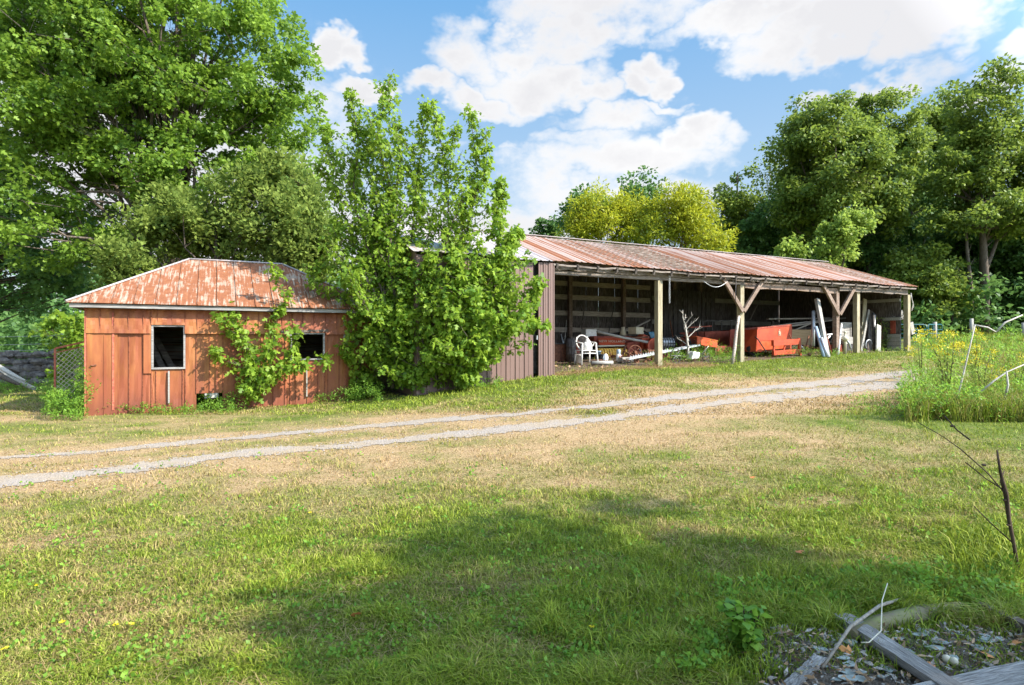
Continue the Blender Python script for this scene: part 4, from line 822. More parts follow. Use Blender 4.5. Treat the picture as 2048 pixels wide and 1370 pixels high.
def grass_obj(name, parts, mat='grass'):
    nv = 0; V_ = []; T_ = []; I_ = []; D_ = []; W_ = []
    for a, b, c, d, e in parts: V_.append(a); T_.append(b); I_.append(c+nv); D_.append(d); W_.append(e); nv += len(a)
    return npmesh(name, np.concatenate(V_), np.concatenate(T_), np.concatenate(I_), M[mat], None, {'dry': np.concatenate(D_), 'v': np.concatenate(W_)})
rg = np.random.default_rng(3)
def debris_zone(x, y):   # bare heap of boards in the near right corner
    d = (x-1.15)*.35+(y-2.85)*1.0; return (x > 1.02+.12*np.sin(y*9))&(y < 3.02+.10*np.sin(x*7)-.05*(x-2))
def lawn(n, py0, py1, pw, hs, ws, rs):
    px = rs.uniform(-350, 2400, n); u = rs.random(n)**pw; py = py0+(py1-py0)*u; x, y, z = Garr(px, py)
    x = x+rs.normal(size=n)*.02; y = y+rs.normal(size=n)*.02; z = H(x, y); dry, bare, b, d = cover(x, y)
    near = np.clip((5-y)/2.5, 0, 1)*np.clip((x+.5)/1.5, 0, 1)
    tr = np.clip(1.25-b-.0, 0, 1); keep = (rs.random(n) > np.clip((.98-b)*2.2, 0, .96))&(bare < .5)&(~debris_zone(x, y))&(rs.random(n) > dry**3*.35)
    x, y, z, dry, near = [a[keep] for a in (x, y, z, dry, near)]; m_ = len(x)
    tuft = fbm(x*5, y*5, 51, 2); h = hs*(.45+.9*rs.random(m_))*(.45+1.9*tuft**2)*(1+.7*near)*(1-.35*dry); dd = np.clip(dry+rs.normal(size=m_)*.22, 0, 1)
    dd = np.where(rs.random(m_) < .5, np.where(rs.random(m_) < dry, np.maximum(dd, .75), np.minimum(dd, .25)), dd)
    w = ws*(.7+.6*rs.random(m_))*(1+.12*y); return blades(x, y, z, h, w, h*(.3+1.1*rs.random(m_)), dd, np.clip(.25+.6*rs.random(m_)*(.5+tuft), 0, 1), rs)
g1 = lawn(330000, 790, 1400, .75, .05, .0042, rg); g2 = lawn(140000, 700, 830, 1, .06, .006, rg)
def thatch(n, rs):
    px = rs.uniform(-350, 2400, n); py = 800+600*rs.random(n)**1.1; x, y, z = Garr(px, py); dry, bare, b, d = cover(x, y); k = (bare < .5)&(~debris_zone(x, y))&(fbm(x*2.6, y*2.6, 61, 3) > .47)&(b > .9); x, y, z, dry = x[k], y[k], z[k], dry[k]; m_ = len(x)
    return blades(x, y, z+.012+.02*rs.random(m_), .012+.02*rs.random(m_), np.full(m_, .0035), .06+.09*rs.random(m_), np.clip(.75+.3*rs.random(m_), 0, 1), rs.random(m_)*.8, rs)
tag(grass_obj('grass', [g1, g2, thatch(34000, rg)]), 'short patchy lawn grass, part green and part dried', 'grass', kind='stuff')
def taller(zones, rs, mat='grass', name='grass', label='', cat='grass'):
    parts = []
    for (pxs, pys, n, hs, ws, dry, dr) in zones:
        px = rs.uniform(pxs[0], pxs[1], n); py = rs.uniform(pys[0], pys[1], n); x, y, z = Garr(px, py); k = fbm(x*1.5, y*1.5, 9, 2) > .3; x, y, z = x[k], y[k], z[k]; m_ = len(x)
        h = hs*(.4+.8*rs.random(m_)); parts.append(blades(x, y, z, h, ws*(.7+.6*rs.random(m_)), h*(.2+.7*rs.random(m_)), np.clip(dry+rs.normal(size=m_)*dr, 0, 1), rs.random(m_), rs))
    return tag(grass_obj(name, parts), label, cat, kind='stuff')
taller([((1810, 2300), (785, 845), 12000, .42, .010, .18, .3), ((1850, 2300), (735, 800), 4200, .45, .011, .25, .3), ((1900, 2300), (700, 740), 2500, .5, .014, .3, .3)], rg, name='tall_grass', label='tall unmown grass in the weedy bank beside the drive')
taller([((1840, 2300), (672, 700), 6000, .45, .025, .1, .2), ((1400, 1850), (690, 712), 1500, .16, .012, .05, .15), ((990, 1850), (712, 752), 5000, .09, .008, .12, .2)], rg, name='tall_grass', label='bright rough grass along the shed front and toward the wood')
taller([((1100, 2048), (1160, 1370), 11000, .10, .006, .02, .06), ((1900, 2048), (1080, 1180), 900, .2, .008, .02, .1), ((1500, 1900), (1150, 1240), 800, .15, .006, .05, .1)], rg, name='tall_grass', label='lush green grass bordering the heap of old boards')
# leafy weeds: little clumps of leaves on the ground
def weeds(zones, name, label, mat, rs, kind='oval', droop=.0, flat=.8):
    lv = Leaves()
    for (pxs, pys, n, hmax, cr, nl, size) in zones:
        px = rs.uniform(pxs[0], pxs[1], n); py = rs.uniform(pys[0], pys[1], n); x, y, z = Garr(px, py); keep = ~debris_zone(x, y) if name != 'creeper' else np.ones(n, bool)
        cl = np.stack([x, y, z+hmax*(.15+.85*rs.random(n))*fbm(x*1.3, y*1.3, 71, 2)*1.4, x*0+1], 1)[keep]; fill_clumps(cl, cr, nl, size, kind, rs, lv, flat, droop, .4)
    return tag(lv.build(name, M[mat], None), label, 'weeds', kind='stuff')
rw = np.random.default_rng(17)
weeds([((92, 172), (790, 842), 300, .5, .10, 15, .065), ((150, 185), (800, 840), 90, 1.0, .1, 14, .06), ((175, 470), (808, 830), 520, .34, .07, 11, .05), ((375, 490), (790, 822), 260, .55, .09, 13, .07), ((480, 760), (784, 808), 520, .34, .08, 11, .055), ((770, 1000), (752, 782), 200, .22, .10, 12, .07), ((100, 165), (745, 800), 60, .5, .1, 12, .06)],
      'weeds', 'leafy green weeds along the foot of the hut and the saplings', 'leaf_weed', rw, 'long', -.3)
weeds([((1335, 1480), (706, 728), 260, .62, .12, 14, .055), ((1480, 1680), (700, 716), 150, .22, .1, 12, .05), ((1290, 1345), (712, 738), 30, .3, .1, 12, .05), ((1690, 1820), (697, 707), 60, .15, .08, 10, .05)],
      'weeds', 'green weeds growing among the junk at the shed front', 'leaf_weed', rw, 'long', -.4)
weeds([((1805, 2200), (740, 845), 800, .52, .12, 14, .06), ((1850, 2200), (700, 745), 380, .5, .14, 13, .08), ((1830, 2200), (676, 700), 200, .5, .25, 13, .14), ((1700, 1860), (795, 830), 60, .1, .08, 10, .05)],
      'weeds', 'mixed green weeds of the bank beside the drive', 'leaf_weed', rw, 'long', -.5)
weeds([((1440, 1700), (1175, 1255), 190, .07, .045, 10, .025), ((1380, 1530), (1265, 1370), 70, .08, .05, 10, .027), ((1100, 1440), (1150, 1370), 110, .05, .05, 8, .025), ((1690, 2048), (1150, 1225), 200, .10, .05, 10, .027), ((0, 1300), (1080, 1370), 700, .035, .05, 8, .024), ((0, 2048), (900, 1100), 260, .03, .07, 9, .03)],
      'clover', 'small round-leaved ground plants in the lush near grass', 'leaf_weed', rw, 'oval', -.2)
# ------------------------------------------------------------------ things kept in the shed
def floorz(px, t): p = A(px, 700, t); return Hs(p.x, p.y)
def foot(px, t): p = A(px, 700, t); return Vector((p.x, p.y, Hs(p.x, p.y)))
def loc(p, ang, k=1.0):
    c, s_ = math.cos(ang), math.sin(ang); p = Vector(p); return lambda x, y, z: Vector((p.x+(x*c-y*s_)*k, p.y+(x*s_+y*c)*k, p.z+z*k))
UA = math.atan2(U.y, U.x)
def one(mb, name, mat, label, cat, group=None, bevel=0): return tag(mb.build(name, M[mat], None, bevel), label, cat, group)
def lbox(mb, f, x0, x1, y0, y1, z0, z1): return mb.prism([f(x0, y0, z0), f(x1, y0, z0), f(x1, y1, z0), f(x0, y1, z0)], f(0, 0, 1)-f(0, 0, 0) and (f(0, 0, z1)-f(0, 0, z0)))
# white garden chair
p = foot(1172, 1.25); f = loc(p, UA-.15, .92); t = thing('garden_chair', 'white moulded garden chair with oval woven back standing at the shed mouth', 'chair', p)
lbox(MB(), f, -.24, .24, -.24, .22, .41, .435).build('seat', M['white'], t, .008)
for sx in (-1, 1):
    mb = MB(); mb.tube([f(sx*.22, -.22, .64), f(sx*.235, -.23, .4), f(sx*.27, -.28, 0)], [.022, .024, .018], 6); mb.build('leg', M['white'], t)
    mb = MB(); mb.tube([f(sx*.22, .22, .43), f(sx*.25, .30, 0)], [.024, .018], 6); mb.build('leg', M['white'], t)
    mb = MB(); mb.tube([f(sx*.22, -.26, .63), f(sx*.27, -.05, .66), f(sx*.24, .2, .67), f(sx*.16, .3, .82)], .02, 6); mb.build('armrest', M['white'], t)
mb = MB(); mb.tube([f(.2*math.sin(a), .26+.05*math.cos(a), .66+.22*math.cos(a)) for a in np.linspace(0, 2*math.pi, 21)], .02, 6, cap=False); bk = mb.build('backrest', M['white'], t)
mb = MB()
for k in range(-4, 5):
    w = math.sqrt(max(0, 1-(k/5)**2)); mb.tube([f(.19*k/5, .26, .66-.21*w), f(.19*k/5, .27, .66+.21*w)], .006, 4); mb.tube([f(-.19*w, .26, .66+.21*k/5), f(.19*w, .26, .66+.21*k/5)], .006, 4)
mb.build('back_mesh', M['dsteel'], bk)
mb = MB(); mb.tube([f(-.23, -.23, .34), f(.23, -.23, .34)], .014, 6); mb.tube([f(-.23, -.23, .34), f(-.24, .24, .34)], .012, 5); mb.tube([f(.23, -.23, .34), f(.24, .24, .34)], .012, 5); mb.build('stretcher', M['white'], t)
c = f(.03, -.02, .436); t = thing('kettle', 'white lidded kettle resting on the garden chair seat', 'kettle', c)
MB().lathe(c, [(.13, 0), (.145, .03), (.14, .12), (.12, .19), (.06, .23)], 16).build('body', M['white'], t); MB().lathe(c, [(.065, .23), (.05, .26), (.02, .34), (.012, .37)], 12).build('lid', M['white'], t)
MB().tube([c+U*.12+Z*.08, c+U*.2+Z*.15, c+U*.22+Z*.2], [.03, .02, .015], 8).build('spout', M['white'], t)
def bucket(px, tt, r, h, mat, label, tilt=None, grp='buckets around the garden chair'):
    p = foot(px, tt); t = thing('bucket', label, 'bucket', p, grp)
    if tilt is None:
        MB().lathe(p, [(r*.82, 0), (r, h), (r*1.06, h), (r*1.06, h-.02), (r*.96, h-.02), (r*.8, .02)], 18).build('body', M[mat], t)
        MB().ring(p+Z*h*.95, U, r*1.04, .004, 12, 4, math.pi*.05, math.pi*.95).build('handle', M['dsteel'], t)
    else:
        q = p+Z*r; MB().lathe(q, [(r, 0), (r*.84, h), (r*.80, h-.01), (r*.8, h)], 18, tilt).build('body', M[mat], t)
        MB().lathe(q-Vector(tilt)*.012, [(r*1.03, 0), (r*1.03, .02)], 18, tilt).build('lid', M['white'], t)
bucket(1156, 1.7, .10, .24, 'white', 'white pail with dark print standing behind the garden chair'); bucket(1196, 1.75, .09, .30, 'blue', 'pale blue plastic bucket right beside the garden chair')
bucket(1211, 1.5, .12, .24, 'dsteel', 'dark pail lying on its side, its white lid facing out', (V*1-U*.35).normalized())
mb = MB(); p = foot(1204, 1.0); mb.lathe(p+Z*.06-U*.35, [(.055, 0), (.055, .62), (.042, .62), (.042, .5)], 12, (U*1-V*.25).normalized()); one(mb, 'pipe', 'greyw', 'short grey pipe lying on the floor before the dark pail', 'pipe')
p = foot(1237, 1.5); t = thing('paint_jug', 'white jug with red blotches and pale cap in front of the yellow reel', 'jug', p)
MB().lathe(p, [(.07, 0), (.075, .02), (.075, .19), (.05, .22)], 14).build('body', M['white'], t); MB().lathe(p, [(.05, .22), (.06, .23), (.06, .33), (.045, .35)], 12).build('cap', M['blue'], t)
mb = MB(); mb.obox(p+Z*.11-V*.076, (U, V, Z), (.07, .006, .09)); mb.build('blotch', M['dred'], t)
mb = MB(); a_ = foot(1252, 1.25); mb.obox(a_+Z*.075, (U, V, Z), (.40, .20, .15)); one(mb, 'timber_block', 'greyw', 'short squared timber block lying before the red baler', 'block', None, .01)
p = foot(1115, 2.6); t = thing('stove', 'dark brown metal stove box in the corner by the clad bay', 'stove', p); f = loc(p, UA)
lbox(MB(), f, -.28, .22, -.2, .25, .0, .50).build('body', M['rust'], t, .01); lbox(MB(), f, -.31, .25, -.23, .28, .50, .53).build('top', M['dsteel'], t)
# crate behind chair
p = foot(1176, 3.2); t = thing('workbench', 'low dark bench behind the garden chair holding a pale box', 'bench', p); f = loc(p, UA); zt = A(1176, 674, 3.2).z-p.z
lbox(MB(), f, -.75, .75, -.2, .3, zt-.06, zt).build('top', M['oldw'], t)
for sx in (-.7, .7): lbox(MB(), f, sx-.04, sx+.04, -.15, .2, 0, zt-.06).build('leg', M['oldv'], t)
mb = MB(); lbox(mb, f, -.20, .20, -.19, .1, zt, zt+.24); one(mb, 'box', 'white', 'pale rectangular box on the low bench behind the garden chair', 'box', None, .006)
# drums and clutter left of the chair
for px, tt, r, h, mt, lb in ((1142, 2.2, .15, .62, 'oldv', 'tall dark drum standing left of the garden chair'), (1150, 2.6, .14, .55, 'dred', 'rusty red canister tucked behind the white pail')):
    p = foot(px, tt); mb = MB(); mb.lathe(p, [(r, 0), (r, h*.33), (r*1.04, h*.34), (r, h*.36), (r, h*.66), (r*1.04, h*.67), (r, h*.69), (r, h), (r*.5, h+.05)], 16); one(mb, 'drum', mt, lb, 'drum')
# --- baler
def text_mesh(s_, size, depth, name, mat, parent, origin, xdir, zdir, center=True):
    cu = bpy.data.curves.new('lettering', 'FONT'); cu.body = s_; cu.size = size; cu.extrude = depth; cu.align_x = 'CENTER' if center else 'LEFT'; cu.align_y = 'CENTER'; cu.space_character = 1.12
    o = put(bpy.data.objects.new('lettering', cu)); dg = bpy.context.evaluated_depsgraph_get(); me = bpy.data.meshes.new_from_object(o.evaluated_get(dg)); bpy.data.objects.remove(o); bpy.data.curves.remove(cu)
    me.materials.clear(); x = Vector(xdir).normalized(); z = Vector(zdir).normalized(); y = z.cross(x)
    me.transform(Matrix.Translation(Vector(origin)) @ Matrix((x, z, x.cross(z))).transposed().to_4x4()); me.name = name
    o, org = link_mesh(me, name, mat, parent); relocate(o, me, org); return o
tb = 2.5; p = foot(1250, tb+.4); bal = thing('hay_baler', 'old red hay baler with yellow ringed pickup reel deep in the first bay', 'baler', p)
def pr(x0, y0, x1, y1, tt, d): 
    a = A(x0, y1, tt); b_ = A(x1, y1, tt); c_ = A(x0, y0, tt).z; lo = min(a.z, b_.z); return [Vector((a.x, a.y, lo)), Vector((b_.x, b_.y, lo)), Vector((b_.x, b_.y, c_)), Vector((a.x, a.y, c_))], V*d
a0, a1, a2, a3 = A(1197, 676, tb), A(1249, 677, tb), A(1251, 689, tb-.14), A(1199, 690, tb-.14)
MB().prism([a3, a2, a1, a0], V*.06+Z*.01).build('front_panel', M['red'], bal)
nz = (a1-a0).cross(a0-a3).normalized(); nz = nz if nz.dot(V) < 0 else -nz
text_mesh('NEW HOLLAND', .125, .003, 'lettering', M['cream'], bal, (a0+a1+a2+a3)/4+nz*.006, a1-a0, (a0-a3))
MB().beam(A(1196, 692, tb-.15), A(1250, 691, tb-.15), .05, .035).build('lower_rail', M['cream'], bal)
MB().prism(*pr(1190, 693, 1262, 722, tb+.5, .5)).build('rear_housing', M['dsteel'], bal); MB().prism(*pr(1188, 672, 1300, 692, tb+.25, .4)).build('bale_chamber', M['dred'], bal, .02)
rl = MB(); q0, q1 = A(1192, 707, tb-.05), A(1250, 706, tb-.05); ax = (q1-q0).normalized(); L_ = (q1-q0).length; rl.lathe(q0, [(.10, 0), (.10, L_)], 14, ax)
rl = rl.build('pickup_drum', M['dsteel'], bal)
for k in range(11):
    mb = MB(); mb.lathe(q0+ax*(L_*(k+.3)/11.2), [(.15, 0), (.165, .008), (.165, L_/11*.62), (.15, L_/11*.66)], 18, ax); mb.build('reel_band', M['yellow'], bal)
hs = MB(); hs.prism([A(1256, 716, tb-.1), A(1290, 714, tb-.1), A(1296, 690, tb-.1), A(1289, 678, tb-.1), A(1254, 686, tb-.1)], V*.6); hs.build('side_housing', M['dred'], bal, .02)
hs = MB(); hs.prism([A(1284, 705, tb-.2), A(1292, 708, tb-.2), A(1304, 690, tb-.2), A(1298, 672, tb-.2), A(1289, 668, tb-.2), A(1284, 676, tb-.2)], V*.3); hs.build('side_guard', M['red'], bal, .02)
wh = MB(); wc = A(1310, 692, tb-.5); wax = (V*1+U*.2).normalized(); wh.lathe(wc, [(.24, 0), (.25, .02), (.25, .16), (.22, .17), (.20, .10), (.06, .10), (.06, .02), (.17, .015), (.19, 0)], 24, wax); wh.build('flywheel', M['red'], bal)
MB().ring(A(1289, 696, tb-.28), wax, .17, .016, 20, 6, -1.2, 1.4).build('guard_rim', M['steel'], bal)
for k, (x0, y0, x1, y1) in enumerate(((1252, 690, 1243, 718), (1262, 676, 1296, 674))): MB().beam(A(x0, y0, tb-.2), A(x1, y1, tb-.2), .05, .03, V).build('strut', M['rust'], bal)
mb = MB(); mb.tube([A(1194, 663, tb-.4), A(1250, 676, tb-.4), A(1314, 688, tb-.4)], .04, 8); one(mb, 'pole', 'greyw', 'long grey pole lying slanted across the top of the red baler', 'pole')
mb = MB(); q = A(1272, 669, tb+.1); mb.obox(q+Z*.12, ((U*.95+V*.3).normalized(), (V*.95-U*.3).normalized(), Z), (.42, .3, .22)); one(mb, 'carton', 'cream', 'off-white carton sitting on top of the red baler', 'box', None, .006)
q = A(1246, 671, tb+.35); mb = MB(); mb.lathe(q, [(.12, 0), (.055, .27)], 18); one(mb, 'lamp_shade', 'cream', 'beige conical lamp shade sitting behind the carton on the baler', 'lampshade')
mb = MB(); mb.prism([A(1296, 664, tb-.1), A(1309, 663, tb-.1), A(1312, 684, tb-.1), A(1306, 688, tb-.1)], V*.25); one(mb, 'seat_cushion', 'cobalt', 'glossy blue cushion wedged between baler and gridded tank', 'cushion', None, .03)
mb = MB(); mb.tube([A(1287, 662, tb-.2), A(1296, 666, tb-.3), A(1303, 680, tb-.3), A(1305, 690, tb-.3)], .025, 6); one(mb, 'hose', 'rubber', 'black hose arching over the side of the baler', 'hose')
# gridded tote behind the first post
p = foot(1333, 2.4); t = thing('caged_tank', 'grey plastic tank in a dark wire grid lying behind the first post', 'tank', p); f = loc(p, UA+.15); zt = A(1333, 672, 2.4).z-p.z; zl = A(1333, 699, 2.4).z-p.z
q0, q1 = A(1318, 686, 2.3), A(1343, 687, 2.3); axq = (q1-q0).normalized(); Lq = (q1-q0).length
MB().lathe(q0, [(.16, 0), (.20, .03), (.20, Lq-.03), (.16, Lq)], 18, axq).build('tank_body', M['steel'], t); mb = MB()
for k in range(6): mb.ring(q0+axq*(Lq*k/5), axq, .207, .010, 20, 5)
for k in range(12): a = k*math.pi/6; b1 = axq.cross(Z); mb.tube([q0+(b1*math.cos(a)+Z*math.sin(a))*.207, q1+(b1*math.cos(a)+Z*math.sin(a))*.207], .009, 4)
mb.build('cage', M['dsteel'], t)
mb = MB(); q = foot(1333, 2.4); mb.prism([q-U*.4-V*.15, q+U*.4-V*.15, q+U*.4+V*.2, q-U*.4+V*.2], Z*(q0.z-.2-q.z)); one(mb, 'bench', 'dred', 'low rusty red stand under the gridded tank', 'stand')
# elevator / conveyor frame lying low across the bay
t = thing('conveyor', 'silvery toothed conveyor frame lying low in front of the baler', 'conveyor', foot(1310, 1.0)); 
c0, c1 = A(1258, 718, 1.0), A(1400, 690, 1.1); dd = (c1-c0)
for off, w_ in ((0, .025), (.2, .025)): MB().beam(c0+V*off+Z*.0, c1+V*off, w_, .05).build('side_rail', M['steel'], t)
for k in range(26): q = c0+dd*(k+.5)/26; MB().beam(q, q+V*.2+Z*.01, .03, .012).build('slat', M['steel'], t)
mb = MB()
for k in range(16): q = c0+dd*(k+.6)/30; mb.prism([q+V*.02+Z*.02, q+U*.05+V*.02+Z*.02, q+U*.03+V*.02+Z*.10], V*.008)
mb.build('teeth', M['steel'], t)
for k in (.15, .55, .95): q = c0+dd*k+V*.1; MB().beam(q, Vector((q.x, q.y, Hs(q.x, q.y)-.02)), .04, .04).build('stand', M['rust'], t)
# white rotary mower hull, spoked wheels
p = foot(1393, .85); t = thing('garden_cart', 'old spoked-wheel cart overgrown by weeds between the first two posts', 'cart', p)
for px, py, r in ((1352, 722, .20), (1412, 722, .15)):
    c_ = A(px, py, .8); c_.z = Hs(c_.x, c_.y)+r; wv_ = MB().ring(c_, V, r, .013, 28, 6).build('wheel', M['dsteel'], t); mb = MB()
    for k in range(8): a = k*math.pi/4; mb.tube([c_, c_+(U*math.cos(a)+Z*math.sin(a))*r], .004, 4)
    mb.build('spoke', M['steel'], wv_)
mb = MB(); q0 = A(1383, 728, .75); q0.z = Hs(q0.x, q0.y)+.08; mb.prism([q0, q0+U*.30+Z*.02, q0+U*.36+Z*.20, q0+U*.08+Z*.24], V*.25); mb.build('hull', M['white'], t, .03)
MB().tube([A(1402, 710, .85), A(1417, 692, .85)], .014, 6).build('handle', M['cream'], t); MB().beam(A(1350, 712, .9), A(1415, 712, .9), .04, .03).build('axle', M['dsteel'], t)
# orange table top on legs
t = thing('table', 'faded orange tabletop tilted among the weeds between the first two posts', 'table', foot(1412, 1.3)); z1 = A(1412, 674, 1.3).z; z0 = floorz(1412, 1.3)
a, b_ = A(1393, 675, 1.2), A(1436, 681, 1.2); c_ = b_+V*.55; d_ = a+V*.55
for q in (a, b_, c_, d_): q.z = z1 if q in (a, d_) else z1-.13
MB().prism([a, b_, c_, d_], Z*.03).build('tabletop', M['orange'], t); MB().prism([a-Z*.22+U*.03, b_-Z*.2-U*.03, b_-U*.03-Z*.01, a+U*.03-Z*.01], V*.03).build('apron', M['orange'], t)
for q in (a+U*.06+V*.05, b_-U*.06+V*.05, c_-U*.06-V*.05, d_+U*.06-V*.05): MB().beam(q-Z*.01, Vector((q.x, q.y, z0-.02)), .05, .05).build('leg', M['rust'], t)
# dead branch standing in the weeds
rb = np.random.default_rng(77)
def branchy(name, label, cat, base, top, r, n, mat, spread, rs, sub=3, group=None, up=.5):
    t = thing(name, label, cat, base, group); mb = MB(); base = Vector(base); top = Vector(top); d = top-base; pts = [base+d*(k/6)+Vector(rs.normal(size=3))*d.length*.02 for k in range(7)]; mb.tube(pts, [r*(1-.8*k/6) for k in range(7)], 7, jit=.2); stem_ = mb.build('stem', M[mat], t)
    mb = MB()
    for k in range(n):
        u = .25+.7*(k+rs.random()*.6)/n; p0 = pts[0]+(pts[-1]-pts[0])*u; a = rs.random()*2*math.pi; h = Vector((math.cos(a), math.sin(a)*.5, up+rs.random()*.5)).normalized()*d.length*spread*(1.15-u)*(.6+.6*rs.random())
        p1 = p0+h*.5+Z*.02; p2 = p0+h; mb.tube([p0, p1, p2], [r*.45*(1-u*.5), r*.3*(1-u*.5), r*.08], 5, cap=False)
        for j in range(sub): w = .35+.25*j; q0 = p0+h*w; h2 = Vector(rs.normal(size=3))*.5+h.normalized()+Z*.3; h2 = h2.normalized()*h.length*.4; mb.tube([q0, q0+h2*.5, q0+h2], [r*.2, r*.12, r*.04], 4, cap=False)
    mb.build('twig', M[mat], stem_); return t
branchy('dead_branch', 'pale forked dead branch standing upright in the shed weeds', 'branch', foot(1383, .9)-Z*.05, A(1366, 614, .9), .045, 8, 'palebark', .42, rb)
# birch log leaning by the second post
mb = MB(); q0 = A(1464, 730, .05); q0.z = Hs(q0.x, q0.y)-.03; q1 = A(1478, 632, .22); mb.tube([q0, q0.lerp(q1, .3)+U*.01, q0.lerp(q1, .7)-U*.012, q1], [.05, .05, .045, .038], 9, jit=.15); one(mb, 'birch_pole', 'birch', 'peeling pale birch pole leaning against the post with the first pair of braces', 'pole')
# chain and wires from the eave
mb = MB(); q = A(1339, 548, .15); k = 0
while q.z > A(1339, 606, .15).z: mb.ring(q, U if k % 2 else V, .022, .006, 8, 4); q = q-Z*.034; k += 1
one(mb, 'chain', 'steel', 'thin chain hanging from the eave right of the first post', 'chain')
mb = MB(); mb.tube([A(1408, 563, .15)+(A(1455, 563, .15)-A(1408, 563, .15))*u-Z*.16*math.sin(u*math.pi) for u in np.linspace(0, 1, 9)], .009, 5); one(mb, 'wire', 'steel', 'slack wire looped under the eave before the first braced post', 'wire')
mb = MB(); mb.tube([A(1472, 560, .1), A(1471, 590, .1), A(1471, 606, .1)], .012, 5); one(mb, 'strap', 'dsteel', 'dark strap hanging beside the first brace', 'strap')
# --- red spreader / feed wagon with hitch
t2 = 1.0; p = foot(1530, t2+.6); wg = thing('manure_spreader', 'bright orange-red farm spreader with sloped sides filling the middle bay', 'spreader', p)
z_ = lambda px, py, tt: A(px, py, tt)
bl, br, tr2, tl = z_(1512, 704, t2), z_(1582, 698, t2), z_(1583, 651, t2), z_(1514, 658, t2)
MB().prism([bl, br, tr2, tl], V*.03).build('side_panel', M['orange'], wg)
up = MB(); up.prism([bl.lerp(tl, .48)-V*.012, br.lerp(tr2, .42)-V*.012, tr2-V*.012+Z*.01, tl-V*.012+Z*.01], V*.01); up.build('upper_panel', M['red'], wg)
MB().prism([z_(1483, 703, t2+.5), bl, tl, z_(1489, 660, t2+.5)], V*.03).build('end_panel', M['red'], wg)
MB().prism([tl-V*.01, tl+U*.10-V*.03, bl+U*.22-V*.03, bl+U*.03-V*.01], V*.02).build('corner_rib', M['red'], wg)
MB().prism([br, br+V*1.1, tr2+V*1.1, tr2], U*.03).build('end_panel', M['dred'], wg)
MB().prism([bl+V*1.1, br+V*1.1, tr2+V*1.1, tl+V*1.1], V*.03).build('side_panel', M['dred'], wg); MB().prism([z_(1483, 703, t2+.5), bl, br, br+V*1.1, bl+V*1.1], Z*.03).build('floor_panel', M['dred'], wg)
MB().beam(tl+Z*.02, tr2+Z*.02, .05, .05).build('top_rail', M['dred'], wg)
ec = (bl+br+tr2+tl)/4+U*.22+Z*.18-V*.03
em = MB()
for dx, dz, w_, h_ in ((-.035, 0, .022, .16), (.035, -.01, .022, .13), (0, -.012, .07, .02), (0, .045, .02, .09)): em.obox(ec+U*dx+Z*dz, (U, V, Z), (w_, .008, h_))
em.lathe(ec+Z*.115-V*.004, [(.014, 0), (.014, .008)], 10, V); em.build('emblem', M['cream'], wg)
t3 = t2-.35
for (x0, y0, x1, y1, w_, h_) in ((1545, 686, 1598, 683, .10, .18), (1546, 706, 1600, 702, .09, .14), (1598, 676, 1600, 712, .09, .06), (1548, 682, 1547, 708, .05, .05), (1570, 690, 1566, 706, .04, .04)): MB().beam(z_(x0, y0, t3), z_(x1, y1, t3), w_, h_, V if abs(x0-x1) < 6 else Z).build('hitch_frame', M['red'], wg)
MB().tube([z_(1600, 702, t3), z_(1612, 706, t3-.2), z_(1622, 712, t3-.3)], .035, 7).build('drawbar', M['rust'], wg)
MB().tube([z_(1510, 673, t2-.1), z_(1517, 680, t2-.2), z_(1526, 694, t2-.25), z_(1532, 703, t2-.3)], .018, 6).build('hose', M['rubber'], wg)
MB().tube([z_(1578, 668, t3), z_(1584, 680, t3), z_(1588, 690, t3)], .018, 6).build('lever', M['rust'], wg); MB().tube([z_(1600, 690, t3), z_(1606, 697, t3), z_(1608, 700, t3)], .03, 6).build('jack', M['steel'], wg)
for px, py in ((1510, 704), (1560, 703)):
    c_ = z_(px, py, t2+.2); c_.z = Hs(c_.x, c_.y)+.22; w_ = MB().lathe(c_, [(.22, 0), (.24, .03), (.24, .13), (.22, .16), (.13, .16), (.13, 0)], 20, V).build('wheel', M['rubber'], wg); MB().lathe(c_+V*.01, [(.13, 0), (.05, .03), (.05, .06)], 14, V).build('rim', M['rust'], w_)
# second, darker wagon behind to the left
t4 = 2.7; p = foot(1450, t4); w2_ = thing('wagon', 'dull red wagon box behind the orange table with upright dark stakes', 'wagon', p)
a, b_, c_, d_ = z_(1412, 700, t4), z_(1496, 699, t4), z_(1494, 660, t4), z_(1410, 664, t4)
MB().prism([a, b_, c_, d_], V*.04).build('side_panel', M['dred'], w2_); MB().prism([a+V*1.2, b_+V*1.2, c_+V*1.2, d_+V*1.2], V*.04).build('side_panel', M['dred'], w2_); MB().prism([b_, b_+V*1.2, c_+V*1.2, c_], U*.04).build('end_panel', M['red'], w2_)
for px in (1405, 1424, 1443, 1462, 1481): MB().beam(z_(px, 662, t4+.1), z_(px, 642, t4+.1), .03, .03).build('stake', M['dsteel'], w2_)
MB().beam(z_(1400, 642, t4+.1), z_(1492, 641, t4+.1), .03, .03).build('stake_rail', M['dsteel'], w2_)
MB().beam(z_(1378, 655, t4-.4), z_(1420, 652, t4-.4), .03, .18, V).build('seat_panel', M['dred'], w2_)
for px in (1420, 1480):
    c_ = z_(px, 706, t4); c_.z = Hs(c_.x, c_.y)+.28; MB().lathe(c_, [(.26, 0), (.28, .03), (.28, .13), (.2, .15), (.1, .12)], 20, V).build('wheel', M['rubber'], w2_)
